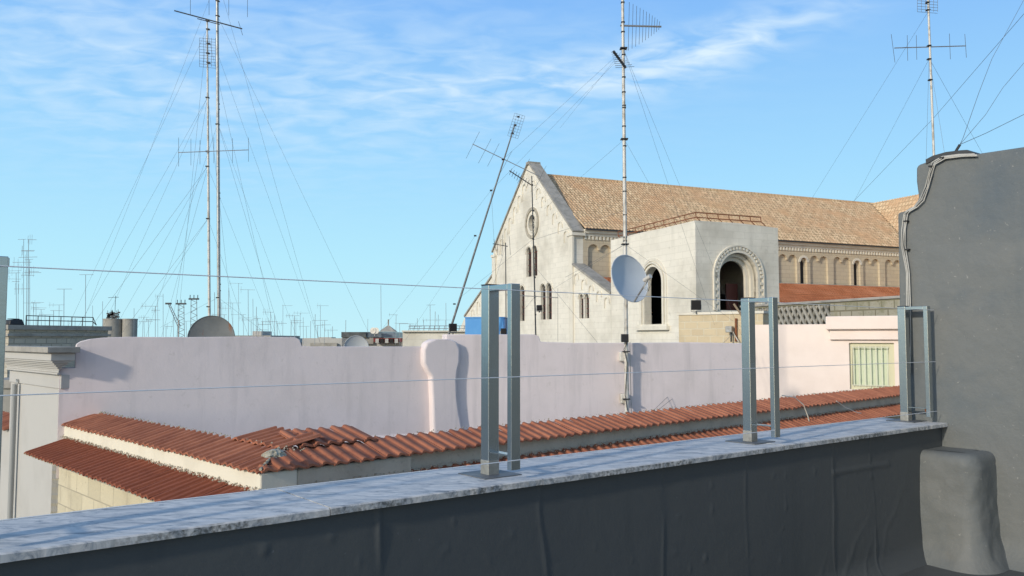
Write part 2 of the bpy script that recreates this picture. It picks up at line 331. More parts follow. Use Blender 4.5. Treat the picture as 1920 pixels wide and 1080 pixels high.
def parf(a, b):
    u = -3 + a * (UW + 3.0); z = b * (ZL - .03)
    d = wob(u, z, .8, 3) * .010 + wob(u, z, 3.5, 9) * .0012 - max(0, wob(u, z, 16, 31) - .5) * .012
    for s_, h in seams:
        q = (u - s_ - wob(0, z * 2.2, 1, s_) * .05 - (1.05 - z) * .03) / .012; d += -h * .38 * math.exp(-q * q) * max(0, .55 + 1.3 * wob(0, z * 4, 1, s_)) + h * .25 * (1 / (1 + math.exp(max(-40, min(40, -q)))) - .5)
    for (uu, zz2, sl, h) in ((5.0, .25, .9, .03), (5.15, .1, 1.2, .03), (4.6, .05, 1.5, .024), (5.6, .45, 1.1, .02)):
        q = ((u - uu) * sl - (z - zz2) * .8 + wob(u, z, 5, uu) * .08) / .03; fall = .13 * math.exp(-((u - uu) / .35) ** 2 - ((z - zz2) / .3) ** 2); d += -h * math.exp(-q * q) * fall
    q = (z - .86 + (u - 4.9) * .02) / .012; d += -.008 * math.exp(-q * q) * (1 if 4.85 < u < 5.6 else 0)
    cove = max(0, .28 - z) / .16; d -= .06 * min(1.3, cove) ** 2.2
    return (u, vf + .035 + d, z)
pb.grid(parf, 1000, 70)
pb.build('painted_wall', GREYSHADE, par, smooth=True)
MB(PF).box(-3, UW, vf + .10, vb - .05, -11, ZL - .032).build('wall_core', OLDPL, par)
joints = [-3.0, -1.55, -.2, PF.hit(612, 950, z=ZL).x, PF.hit(1020, 898, z=ZL).x, PF.hit(1478, 836, z=ZL).x, PF.hit(1733, 800, z=ZL).x, UW - .002]
for i in range(len(joints) - 1):
    a, b = joints[i] + .002, joints[i + 1] - .002
    s_ = MB(PF)
    def rough(lst, e): return lst
    n = 26
    def top(q, r_, i=i, a=a, b=b):
        u = a + q * (b - a); return (u, vf + r_ * (vb - vf), ZL + (i % 2) * .002)
    ch = [(0, -.028), (0, -.004), (.004, 0), (1, 0), (1, -.028)]
    def sec(q, k, a=a, b=b, i=i):
        u = a + q * (b - a); e = ch[k]; chip = abs(wob(u, 0, 14, 5)) * .005 + (abs(wob(u, 0, 40, 1)) * .004)
        v = vf + chip if k < 2 else vf + .006 + chip if k == 2 else vb
        return (u, v, ZL + (i % 2) * .0015 + (e[1] if k != 1 else e[1] - chip * .6))
    vs = [sec(j / n, k) for j in range(n + 1) for k in range(5)]
    fs = [(j * 5 + k, j * 5 + (k + 1) % 5, (j + 1) * 5 + (k + 1) % 5, (j + 1) * 5 + k) for j in range(n) for k in range(5)] + [(0, 1, 2, 3, 4), tuple(n * 5 + k for k in (4, 3, 2, 1, 0))]
    s_.add(vs, fs).build('marble_slab', MARBLE, par)
MB(PF).box(-4, UW + .05, -5, vf + .06, -.3, .12).build('terrace_floor', GREYSHADE); tag(bpy.data.objects['terrace_floor'], kind='structure')

# grey wall at the right end
gw = thing('grey_end_wall', PF.P(UW, 1, 0), 'tall stepped wall painted grey, closing the right end of the parapet', 'wall')
prof = [(1687, 1000), (1688, 785), (1686, 560), (1683, 404), (1684, 399), (1699, 395), (1704, 390), (1716, 386), (1722, 370), (1718, 340), (1718, 315), (1722, 309), (1741, 302), (1757, 293), (1775, 291), (1800, 290), (1826, 289), (1920, 275)]
pts = [PF.hit(x, y, u=UW) for x, y in prof]; pts[0].z = -.2; pts[0].y = VW
sl = (pts[-1].z - pts[-2].z) / (pts[-1].y - pts[-2].y)
poly = [(p.y, p.z) for p in pts] + [(-5, pts[-1].z + sl * (-5 - pts[-1].y)), (-5, -.2)]
g = MB(PF).slab('u', UW, UW + .35, poly)
g.build('rendered_wall', GREY, gw, bevel=.03, seg=4)
# shallow bulges and trowel ridges over the wall face, as a thin skin of render
def skin(a, b):
    v = VW - .10 - a * 4.2; top = 2.55
    z = .0 + b * top; d = .006 + wob(v, z, 1.0, 20) * .014 + wob(v, z, 3.5, 8) * .004
    q = (z - 2.42 - .12 * sin((VW - v) * 1.7)) / .05
    d += .012 * math.exp(-((v - (VW - .9)) / .03) ** 2) * .5
    cove = max(0, .32 - z) / .2; d += .1 * cove ** 2
    e = min(1, min(a, 1 - a) * 14, (1 - b) * 9)
    return (UW - max(-.02, d * e + (e - 1) * .01), v, z)
MB(PF).grid(skin, 150, 90).build('render_skin', GREY, gw, smooth=True)
# rounded block in the corner, painted with the same coat
blk = MB(PF)
ub = PF.hit(1722, 900, v=vf + .03).x; ub += .07; vb1 = PF.hit(1828, 900, u=ub).y; zt = PF.hit(1780, 850, u=ub).z
print('block', ub, vb1, zt)
def block(a, b):
    # section path from parapet, along front face, round the corner, to the wall
    P0 = Vector((ub, vf + .09)); P1 = Vector((ub, vb1)); P2 = Vector((UW + .02, vb1))
    la, lb = (P1 - P0).length, (P2 - P1).length; t = a * (la + lb); rc = .11
    if t < la - rc: q = P0 + (P1 - P0) * (t / la); nn = Vector((-1, 0))
    elif t > la + rc: q = P1 + (P2 - P1) * ((t - la) / lb); nn = Vector((0, -1))
    else:
        an = (t - la + rc) / (2 * rc) * pi / 2; c_ = Vector((ub + rc, vb1 + rc)); nn = Vector((-cos(an), -sin(an))); q = c_ + nn * rc
    if b < .8:
        z = (zt - .06) * b / .8; off = .035 * wob(t, z, 2.6, 2) + .008 * wob(t, z, 11, 4) + .09 * max(0, 1 - (z - .1) / .22) ** 2 + .02 * (1 - z / zt)
        return (q.x + nn.x * off, q.y + nn.y * off, z)
    e = (b - .8) / .2; an = min(1, e * 2) * pi / 2; ins = .06 * (1 - cos(an)); z = zt - .06 + .06 * sin(an)
    if e > .5: ins += (e - .5) * 2 * .35; z += wob(t, e, 3, 4) * .01
    x = q.x - nn.x * ins; y = q.y - nn.y * ins
    return (min(x, UW + .03), min(y, vf + .1), z)
blk.grid(block, 60, 40).build('corner_block', GREY, gw, smooth=True, recalc=False)
# black torn membrane on the wall top, and cable bundle down its edge
def hitw(px, py, off=0.0): return PF.hit(px, py, u=UW - off)
mb = MB(PF)
mp_ = [hitw(1737, 303), hitw(1750, 296), hitw(1775, 289), (hitw(1800, 286)), hitw(1815, 285), hitw(1828, 291)]
for k, p in enumerate(mp_[:-1]):
    q = mp_[k + 1]; mb.hexa([(UW - .01, p.y, p.z - .02), (UW + .3, p.y, p.z - .02), (UW + .3, q.y, q.z - .02), (UW - .01, q.y, q.z - .02), (UW - .012, p.y, p.z + .015), (UW + .3, p.y, p.z + .02), (UW + .3, q.y, q.z + .02), (UW - .012, q.y, q.z + .015)])
mb.build('membrane_flap', MASTD, gw)
cb = thing('cable_bundle', PF.P(UW - .03, VW - .05, 1.2), 'bundle of grey cables clipped down the left edge of the tall grey wall', 'cables')
path = [(1830, 290), (1800, 291), (1768, 295), (1750, 306), (1744, 325), (1738, 350), (1728, 374), (1716, 388), (1702, 396), (1697, 402), (1694, 430), (1693, 460), (1698, 490), (1701, 510), (1703, 560), (1703, 640), (1702, 700)]
for k, (dx, m_) in enumerate(((-2, CABW), (.4, CABW), (2.6, BLACK), (3.6, CABW))):
    MB(PF).tube([hitw(x + dx + random.uniform(-1.1, 1.1), y + (dx * .6 if y < 380 else 0), .02 + .006 * (k % 2)) for x, y in path], .0048 if m_ is CABW else .0036, 6).build('cable', m_, cb, smooth=True)
for x, y in ((1700, 415), (1702, 468), (1747, 312), (1768, 296)):
    p = hitw(x, y, .012); MB(PF).box(UW - .035, UW, p.y - .016, p.y + .016, p.z - .005, p.z + .005).build('cable_clip', BLACK, cb)

# ------------------------------------------------------------------ steel posts with wires
ZT = PF.hit(916, 534, v=c1.y).z
zmid = []
def post(c):
    t = thing('fence_post', PF.P(c.x + .03, c.y + .03, ZL), '', 'fence post', 'steel fence posts standing on the marble ledge')
    u, v = c.x, c.y
    MB(PF).box(u, u + .06, v, v + .06, ZL + .06, ZT).build('square_tube', STEEL, t, bevel=.003)
    MB(PF).box(u - .0012, u + .0612, v - .0012, v + .0612, ZL, ZL + .07).build('tube_foot', CUFF, t, bevel=.003)
    MB(PF).box(u - .075, u + .135, v - .075, v + .135, ZL - .004, ZL + .006).build('base_plate', PLATE, t, bevel=.002)
    MB(PF).box(u + .001, u + .059, v - .135, v - .001, ZT - .028, ZT - .003).build('top_bar', STEEL, t, bevel=.002)
    MB(PF).box(u + .001, u + .052, v - .165, v - .135, ZL + .045, ZT - .002).build('slim_tube', STEEL, t, bevel=.002)
    MB(PF).box(u + .004, u + .046, v - .135, v - .001, ZL + .105, ZL + .111).build('lower_bracket', STEEL, t)
    MB(PF).box(u - .001, u + .061, v - .001, v + .061, ZT, ZT + .004).build('tube_cap', BLACK, t)
    cl = MB(PF).tube([(u + .02, v - .128, ZL + .10), (u + .03, v - .125, ZL + .085)], .012, 8); cl.build('bolt', RUST, t)
    return t
p1 = post(c1); p1['label'] = 'galvanised double post on the marble ledge in front of the blue tank'
def move(c, lab): return copy_tree(p1, PF.P(c.x, c.y, 0) - PF.P(c1.x, c1.y, 0), lab)
p2 = move(c2, 'galvanised double post on the ledge, in front of the lattice wall')
p3 = move(c3, 'galvanised double post on the ledge touching the tall grey wall')
# far left post is half out of the picture
u0 = PF.hit(8, 700, v=c1.y - .165).x - .052
p0 = move(Vector((u0, c1.y, 0)), 'galvanised double post on the ledge cut off by the left edge of the photo')
for c_h in list(p0.children):
    if c_h.name.startswith('base_plate'): bpy.data.objects.remove(c_h)
yw = c1.y - .168
for (x, y, nm) in ((960, 544, 'topmost of the three taut steel wires strung between the posts'), (960, 707, 'middle one of the three taut steel wires strung between the posts'), (960, 864, 'lowest of the three taut steel wires, just above the marble ledge')):
    z = PF.hit(x, y, v=yw).z
    tag(MB(PF).tube([(-3, yw, z), (u0 + .02, yw, z), (c1.x + .02, yw, z), (c2.x + .02, yw, z), (c3.x + .05, yw, z)], .0021, 6).build('fence_wire', WIRE, smooth=True), nm, 'wire', 'wires strung between the steel posts')

# ------------------------------------------------------------------ neighbouring low building with tile copings
TF = Frame((0, 0, 0), 46.0)
ZC = .10
cc = TF.hit(485, 886, z=ZC); uc, vc = cc.x + .05, cc.y + .05      # wall corner (tile edge overhangs 5 cm)
pl = TF.hit(115, 787, u=cc.x); vp = pl.y
print('corner', cc, 'left end', pl)
ur = uc + 24
low = thing('tile_coped_building', TF.P(uc, vc, -11), 'low plastered building with terracotta tile copings meeting at a corner, beyond the ledge', 'building')
def tiles(F, ax, a0, a1, lo, hi, zlo, zhi, per=.2, hh=.034, seed=0, nseg=3, lip=.03, clip=None):
    """strip of ribbed tiles: ribs run across (lo->hi), repeat along the strip"""
    rnd = random.Random(seed); m = MB(F); n = max(1, int(abs(a1 - a0) / per)); sg = 1 if a1 > a0 else -1
    prof = [(0, .0), (.12, .10), (.20, .85), (.30, 1.0), (.46, .92), (.80, .15), (.985, .0)]
    for i in range(n):
        b0 = a0 + sg * i * per; dz = rnd.uniform(-.006, .006); dl = rnd.uniform(-.012, .012); m.tint = rnd.random()
        dz2 = rnd.uniform(-.008, .008)
        hi_ = hi if clip is None else min(hi, clip + abs(b0 + sg * per * .5 - a0))
        if clip is not None and hi_ < hi: hi_ = max(hi_, lo + .08)
        f_ = (hi_ - lo) / (hi - lo)
        rows = []
        for j in range(nseg + 1):
            s_ = j / nseg * f_; c = lo + (hi - lo) * s_ + dl * (1 - s_); z = zlo + (zhi - zlo) * s_ + dz * (1 - s_) + dz2 * s_
            rows.append([(b0 + sg * x * per, c, z + h * hh) for x, h in prof])
        under = [(p[0], p[1], p[2] - lip * (1.25 if k in (2, 3) else .9)) for k, p in enumerate(rows[0])]
        allr = [under] + rows; k = len(prof)
        vs = [(a, c, z) if ax == 'u' else (c, a, z) for r_ in allr for (a, c, z) in r_]
        fs = [(r_ * k + q, r_ * k + q + 1, (r_ + 1) * k + q + 1, (r_ + 1) * k + q) for r_ in range(len(allr) - 1) for q in range(k - 1)]
        fs += [tuple(r_ * k for r_ in range(len(allr))) + (((len(allr) - 1) * k),)] if False else []
        # side closers
        b = (len(allr) - 1) * k
        fs.append((0, k, b, b)[:3]); fs.append((k - 1, b + k - 1, 2 * k - 1))
        m.add(vs, fs)
    return m
zA1 = ZC + .17; WA = .58
# coping A (towards the pillar) and right-hand coping
tiles(TF, 'v', vc + .0, vp + .02, uc - .05, uc + WA, ZC, zA1, seed=1, clip=uc).build('tile_coping', TERRA, low)
tiles(TF, 'u', uc + .0, ur, vc - .05, vc + WA, ZC, zA1, seed=2, clip=vc).build('tile_coping', TERRA, low)
MB(TF).box(uc + .03, uc + WA, vc + .03, vp, ZC - .12, ZC - .012).build('tile_bed', MORTAR, low)
MB(TF).box(uc + WA, ur, vc + .12, vc + WA, ZC - .12, ZC - .012).build('tile_bed', MORTAR, low)
# second short tier of tiles on the inner side
e2 = TF.hit(740, 824, z=.3).x
tiles(TF, 'u', uc + .8, e2, vc + WA - .12, vc + WA + .5, zA1 + .02, zA1 + .15, seed=3).build('upper_tile_tier', TERRA, low)
tiles(TF, 'v', vc + WA - .1, vc + WA + 1.35, uc + WA - .05, uc + WA + .55, zA1 + .02, zA1 + .13, seed=4).build('upper_tile_tier', TERRA, low)
lump = MB(TF)
lp = TF.hit(515, 843, z=zA1 + .08)
def lumpf(a, b):
    th = a * 2 * pi; ph = b * pi / 2; r_ = .115 * (1 + .5 * wob(cos(th) * 2, sin(th) * 2 + b * 3, 1, 7) + .25 * wob(cos(th) * 6, sin(th) * 6 + b * 7, 1, 2))
    return (lp.x + r_ * 1.2 * cos(th) * cos(ph), lp.y + r_ * .8 * sin(th) * cos(ph), lp.z - .08 + .09 * sin(ph))
lump.grid(lumpf, 22, 8).build('mortar_lump', MORTAR, low, recalc=False)
for k in range(9):
    h_ = .03 + k * .065; hm = MB(TF); hm.tube([(uc + h_ - .04, vc + h_ - .04, ZC + .02 + h_ * .3), (uc + h_ + .04, vc + h_ + .04, ZC + .035 + h_ * .3)], .02 + .008 * wob(k, 0, 3), 7, .015)
    hm.build('hip_mortar', MORTAR, low)
# wall faces under the copings
us = TF.hit(773, 860, v=vc).x
zB = TF.hit(110, 811, u=uc).z; zB2 = TF.hit(430, 920, u=uc).z; zBr = TF.hit(1300, 813, v=vc).z
print('zB', zB, zB2, zBr, 'us', us)
zB = (zB + zB2) / 2
MB(TF).box(uc, uc + .5, vc, vp, zB - .3, ZC - .024).build('plaster_wall', CREAM, low, bevel=.02)
MB(TF).box(uc + .5, us, vc + .002, vc + .5, zB - .3, ZC - .026).build('end_wall', OLDPL, low, bevel=.03, seg=3)
MB(TF).box(us, ur, vc + .07, vc + .5, zB - .3, ZC - .024).build('end_wall', OLDPL, low)
MB(TF).box(uc + .03, ur, vc + .09, vc + .45, -11, zB - .3).build('lower_wall', OLDPL, low)
vs_ = TF.hit(97, 900, u=uc - .06).y
MB(TF).box(uc - .06, uc + .2, vc - .02, vs_, -11, zB - .10).build('stone_wall', STONEB, low)
# lower roof tier B
WB = .70; dB = .19
tiles(TF, 'v', vc - .35, vp + .02, uc - WB, uc + .0, zB - dB, zB, seed=5, nseg=4).build('lower_tile_roof', TERRA2, low)
tiles(TF, 'u', uc - .15, ur, vc - .45, vc + .07, zB - dB, zB + .0, seed=6).build('lower_tile_roof', TERRA, low)
MB(TF).add([(uc - WB + .04, vc - .3, zB - dB - .05), (uc, vc - .3, zB - dB - .05), (uc, vp, zB - dB - .05), (uc - WB + .04, vp, zB - dB - .05), (uc - WB + .04, vc - .3, zB - dB - .02), (uc, vc - .3, zB - .03), (uc, vp, zB - .03), (uc - WB + .04, vp, zB - dB - .02)],
          [(0, 3, 2, 1), (4, 5, 6, 7), (0, 1, 5, 4), (1, 2, 6, 5), (2, 3, 7, 6), (3, 0, 4, 7)]).build('eave_bed', MORTAR, low)
# rubble joint of mortar where roof B meets the wall: row of small lumps
jm = MB(TF); rj = random.Random(5)
def joint(ax, a0, a1, c, z, step=.05, r=.014):
    a = a0
    while a < a1:
        rr = rj.uniform(.4, 1.3) * r; u, v = (c, a) if ax == 'v' else (a, c); u += rj.uniform(-.02, .02); zz3 = z + rj.uniform(-.012, .03); o = len(jm.v)
        jm.add([(u - rr, v, zz3), (u + rr, v, zz3), (u, v - rr, zz3), (u, v + rr, zz3), (u, v, zz3 + rr), (u, v, zz3 - rr)], [(0, 2, 4), (2, 1, 4), (1, 3, 4), (3, 0, 4), (2, 0, 5), (1, 2, 5), (3, 1, 5), (0, 3, 5)])
        a += step * rj.uniform(.5, 1.5)
joint('v', vc, vp, uc - .025, zB + .03, .035); joint('v', vc, vp, uc - .05, zB + .02, .05)
joint('u', uc, uc + 20, vc + .03, zB + .03, .035); joint('u', uc, uc + 20, vc, zB + .02, .05)
joint('v', vc, vp, uc + WA + .0, zA1 + .02, .045, .014); joint('u', e2, uc + 20, vc + WA + .0, zA1 + .02, .06, .014)
jm.build('mortar_joint', MORTAR, low)
# corner hip tile of the lower tier
hp = TF.hit(462, 917, z=zB - .02)
MB(TF).tube([(hp.x - .25, hp.y - .25, zB - .14), (hp.x + .12, hp.y + .12, zB + .0)], .09, 10, .075).build('hip_tile', TERRA, low, smooth=True)
# thin loose cables lying over the copings
c_ = [TF.hit(x, y, v=vc + .1) for x, y in ((1452, 742), (1476, 746), (1491, 760), (1497, 780), (1501, 800))]
tag(MB(TF).tube([(p.x, vc - .07 - .1 * k * .2, p.z + .02) for k, p in enumerate(c_)], .012, 5).build('loose_cable', CABWH, smooth=True), 'short cream cable hanging over the tile coping behind the second post', 'cable')
c_ = [(1568, 752), (1585, 764), (1608, 774), (1640, 778), (1690, 775)]
tag(MB(TF).tube([TF.hit(x, y, v=vc - .15) for x, y in c_], .010, 5).build('loose_cable', CABWH, smooth=True), 'cream cable sagging along the lower tile roof beside the grey wall', 'cable')

# ------------------------------------------------------------------ pink wall, buttress, pillar
PL = TF.P(pl.x, pl.y, 0)
WFm = Frame((PL.x, PL.y, 0), 61.0)
ub_x = WFm.hit(840, 700, v=0).x; PR = WFm.P(ub_x, 0, 0)
WR = Frame((PR.x, PR.y, 0), 72.0)
ZF = -.60
pw = thing('pink_parapet_wall', WFm.P(8, 0, ZF), 'long pink plastered wall in shade with a stepped top, behind the tile coping', 'wall')
def wh(px, py): p = WFm.hit(px, py, v=0); return (p.x, p.z)
def whr(px, py): p = WR.hit(px, py, v=0); return (p.x, p.z)
tl = [(142, 652), (144, 645), (152, 640), (168, 636), (195, 633), (240, 631.5), (350, 632), (460, 631), (553, 632), (562, 637), (566, 649), (600, 650), (700, 650), (790, 650)]
tr = [(864, 627), (930, 627), (1002, 627), (1010, 630), (1014, 641), (1080, 643), (1200, 643), (1310, 642), (1396, 644)]
top1 = [wh(*p) for p in tl] + [(ub_x + .25, wh(790, 650)[1])]
top2 = [(-.05, whr(864, 627)[1])] + [whr(*p) for p in tr]
w0_ = wh(112, 690); outl = [w0_, (top1[0][0], w0_[1])] + top1 + [(top1[-1][0], ZF - .3), (w0_[0], ZF - .3)]
MB(WFm).slab('v', 0, .42, outl).build('plaster_wall', PINK, pw, bevel=.045, seg=4, ang=30)
MB(WR).slab('v', 0.0, .42, top2 + [(top2[-1][0], ZF - .3), (top2[0][0], ZF - .3)]).build('plaster_wall', PINK, pw, bevel=.045, seg=4, ang=30)
butt = [(812, 636), (846, 636), (858, 641), (863, 652), (863, 678), (859, 694), (857, 712), (858, 745), (862, 775), (868, 806), (868, 830), (813, 830), (812, 800), (811, 750), (809, 706), (801, 694), (795, 682), (795, 656), (800, 642)]
def bh_(px, py): p = WFm.hit(px, py, v=-.2); return (p.x, p.z)
MB(WFm).slab('v', -.2, .10, [bh_(*p) for p in butt]).build('buttress', PINK, pw, bevel=.07, seg=4, ang=30)
MB(WFm).add([(.8, -.10, ZF), (ub_x, -.10, ZF), (ub_x, .05, ZF + .22), (.8, .05, ZF + .22)], [(0, 1, 2, 3)]).build('base_fillet', PINK, pw, recalc=False)
MB(WR).add([(0, -.10, ZF), (10, -.10, ZF), (10, .05, ZF + .22), (0, .05, ZF + .22)], [(0, 1, 2, 3)]).build('base_fillet', PINK, pw, recalc=False)
# hollow floor between coping and wall
MB(TF).box(uc + .3, ur, vc + .3, vc + 16, ZF - .3, ZF).build('hidden_terrace_floor', FLOORM); tag(bpy.data.objects['hidden_terrace_floor'], kind='structure')

uq = TF.hit(149, 655, v=vp - .3).x
pil = thing('corner_pillar', TF.P(uc, vp, -11), 'sunlit white corner pillar with a moulded cornice and grey cap slab, at far left', 'pillar')
up = uc - .06
v20 = TF.hit(20, 720, u=up).y; v27 = TF.hit(24, 900, u=up).y
def yz(y): return TF.hit(100, y, v=vp).z
zz_ = lambda y: (636 - y) / FPX * 17.3 + 1.7
MB(TF).box(up, uc + .02, vp, v20, -11, zz_(720)).build('shaft', WHITEW, pil, bevel=.015)
MB(TF).box(up - .03, uc + .1, vp - .03, v20, zz_(720), zz_(696)).build('upper_shaft', WHITEW, pil, bevel=.012)
cv = MB(TF)
for k in range(7):
    t0 = k / 7; t1 = (k + 1) / 7; o_ = .05 + .20 * (1 - cos(t1 * pi / 2)) ** 1.0
    cv.box(up - o_, uq - .36 + o_, vp - o_, v20, zz_(696) + (zz_(672) - zz_(696)) * t0 + .0005, zz_(696) + (zz_(672) - zz_(696)) * t1)
cv.build('cove_moulding', WHITEW, pil, bevel=.01, seg=2)
MB(TF).box(up - .28, uq - .06, vp - .28, v20 + .1, zz_(672), zz_(659)).build('fascia', WHITEW, pil, bevel=.01)
MB(TF).box(up - .36, uq, vp - .36, v20 + .1, zz_(658.5), zz_(649)).build('cap_slab', COPE, pil, bevel=.008)
dp = MB(TF); d0 = TF.hit(28, 718, u=up - .1); d1 = TF.hit(27, 965, u=up - .1)
dp.tube([(up + .02, d0.y, d0.z + .03), (up - .06, d0.y, d0.z + .03), (up - .1, d0.y, d0.z - .03), (up - .1, d0.y, -11)], .055, 12)
dpo = dp.build('drainpipe', mat('grey_pvc', (.33, .34, .33), .5), smooth=True); tag(dpo, 'grey vertical drainpipe running down the left side of the white pillar', 'drainpipe')
# neighbour beyond the pillar
nb = thing('neighbour_wall', at(5, 900, 21), 'white wall with a tile coping seen at the left edge behind the drainpipe', 'wall')
zt0 = at(12, 797, 19.5).z
MB(TF).box(up + .02, up + .5, v20, v20 + 5, -11, zt0).build('plaster_wall', WHITEW, nb)
tiles(TF, 'v', v20 + .02, v20 + 5, up - .1, up + .5, zt0 + .02, zt0 + .2, seed=11).build('tile_coping', TERRA, nb)
gb = thing('grey_gable_house', at(12, 740, 30), 'grey rendered house wall glimpsed at the left edge above the neighbour wall', 'house')
a = at(-40, 712, 30); b = at(26, 712, 30)
MB().box(a.x, b.x, a.y, a.y + 4, -11, a.z - .3).build('rendered_wall', CONC, gb)
MB().box(a.x - .1, b.x + .1, a.y - .1, a.y + 4, a.z - .3, a.z).build('roof_edge', COPE, gb)
rk = thing('wall_rack', at(7, 930, 20.5), 'grey metal ventilation grille mounted at the left edge low beside the drainpipe', 'grille')
ra = at(2, 900, 20.4); rb = at(13, 958, 20.4)
for k in range(4): x = ra.x + (rb.x - ra.x) * k / 3; MB().box(x - .012, x + .012, ra.y - .03, ra.y, rb.z, ra.z).build('bar', MAST, rk)
for z in (ra.z, rb.z): MB().box(ra.x - .02, rb.x + .02, ra.y - .04, ra.y + .5, z - .012, z + .012).build('rail', MAST, rk)

# ------------------------------------------------------------------ lit pink building on the right
a0 = at(1398, 640, 27.6)
LF = Frame((a0.x, a0.y, 0), 116.0)          # u runs to the right and nearer; outside is -V
pbld = thing('pink_house', LF.P(4, 0, -11), 'sunlit pink house with heavy mouldings over a barred window, left of the grey wall', 'house')
def lh(px, py, v=0): p = LF.hit(px, py, v=v); return (p.x, p.z)
sgn = LF.Lc(EYE).y; S = 1 if sgn > 0 else -1      # side of the plane the viewer is on
ul, zlw = lh(1398, 609); ub1 = lh(1551, 600, S * .0)[0]; uend = lh(1760, 600)[0]
print('LF side', S, ul, ub1, uend)
def vv(a, b): return (min(a * S, b * S), max(a * S, b * S))
wl = MB(LF)
ua, za = lh(1586, 645); ub_, zb_ = lh(1690, 730)
wl.slab('v', *vv(0, -.5), [(ul + .3, -11), (uend, -11), (uend, lh(1600, 637)[1]), (lh(1562, 637)[0], lh(1600, 637)[1]), (lh(1562, 637)[0], zlw), (ul + .3, zlw)],
        [[(lh(1592, 645)[0], lh(1600, 730)[1]), (lh(1676, 645)[0], lh(1600, 730)[1]), (lh(1676, 645)[0], lh(1600, 643)[1]), (lh(1592, 645)[0], lh(1600, 643)[1])]])
wl.build('plaster_wall', PINKLIT, pbld, bevel=.012)
q0 = lh(1562, 620)
MB(LF).box(lh(1556, 620)[0], uend, *vv(.12, -.6), lh(1600, 637)[1], lh(1600, 618)[1]).build('lower_moulding', PINKLIT, pbld, bevel=.02)
MB(LF).box(lh(1550, 620)[0], uend, *vv(.26, -.6), lh(1600, 618)[1] + .002, lh(1600, 593)[1]).build('upper_moulding', PINKLIT, pbld, bevel=.03)
wf = MB(LF).slab('v', *vv(-.1, -.16), [lh(1588, 733), lh(1680, 733), lh(1680, 641), lh(1588, 641)], [[lh(1598, 723), lh(1666, 723), lh(1666, 650), lh(1598, 650)]]).build('window', mat('cream_window_frame', (.62, .60, .42), .7), pbld)
MB(LF).slab('v', *vv(-.2, -.24), [lh(1590, 730), lh(1678, 730), lh(1678, 643), lh(1590, 643)]).build('shutter', GREENG, wf)
gr = MB(LF)
for k in range(7):
    x = lh(1600 + k * 64 / 6, 680)[0]; gr.box(x - .012, x + .012, *vv(-.05, -.075), lh(1600, 724)[1], lh(1600, 649)[1])
for y in (651, 722): gr.box(lh(1597, 680)[0], lh(1667, 680)[0], *vv(-.045, -.05), lh(1600, y)[1] - .014, lh(1600, y)[1] + .014)
gr.build('grille', mat('cream_bars', (.66, .66, .52), .6), wf)
# lattice wall behind
A = at(1405, 576, 34.3); B = at(1700, 557.5, 26.6)
KF = Frame((A.x, A.y, 0), math.degrees(math.atan2(B.x - A.x, B.y - A.y))); KL = (Vector((B.x, B.y)) - Vector((A.x, A.y))).length
KS = 1 if KF.Lc(EYE).y > 0 else -1
lat = thing('lattice_wall', KF.P(KL / 2, 0, -11), 'old mossy stone parapet with a diagonal lattice panel, between the pink house and the church', 'wall')
def kv(a, b): return (min(a * KS, b * KS), max(a * KS, b * KS))
def kh(px, py): p = KF.hit(px, py, v=0); return (p.x, p.z)
zt1 = A.z; zt2 = kh(1500, 605)[1]
k0, k1 = kh(1420, 590)[0], kh(1556, 590)[0]; zl1 = kh(1500, 574)[1]; 
MB(KF).slab('v', *kv(0, -.35), [(-.5, -11), (KL + 3, -11), (KL + 3, zt1), (-.5, zt1)], [[(k0, zt2 - .6), (k1, zt2 - .6), (k1, zl1), (k0, zl1)]]).build('stone_wall', MOSSY, lat, bevel=.03)
MB(KF).box(k0 - .2, k1 + .2, *kv(-.26, -.3), zt2 - .8, zl1 + .1).build('back_panel', MOSSY, lat)
lt = MB(KF); hgt = zl1 - (zt2 - .6)
n = 14
for k in range(-4, n + 1):
    x = k0 + (k1 - k0) * k / n
    for s_ in (1, -1):
        xa, xb = (x, x + hgt * .62) if s_ > 0 else (x + hgt * .62, x)
        pa = Vector((xa, (-.06 - .03 * s_) * KS, zt2 - .6)); pb_ = Vector((xb, (-.06 - .03 * s_) * KS, zl1))
        # clip to panel
        def cx(p, q, lim):
            t = (lim - p.x) / (q.x - p.x); return p + (q - p) * t
        lo_, hi_ = (pa, pb_) if pa.x < pb_.x else (pb_, pa)
        if hi_.x <= k0 or lo_.x >= k1: continue
        if lo_.x < k0: lo_ = cx(lo_, hi_, k0)
        if hi_.x > k1: hi_ = cx(lo_, hi_, k1)
        lt.bar(lo_, hi_, .06, .10, up=(0, 0, 1))
lt.build('lattice', mat('grey_lattice_stone', (.38, .36, .31), .95, var=(3, (.22, .21, .18), .45, .65)), lat)
MB(KF).box(-.6, KL + 3, *kv(.05, -.4), zt1, zt1 + .09).build('cap_course', COPE, lat, bevel=.02)

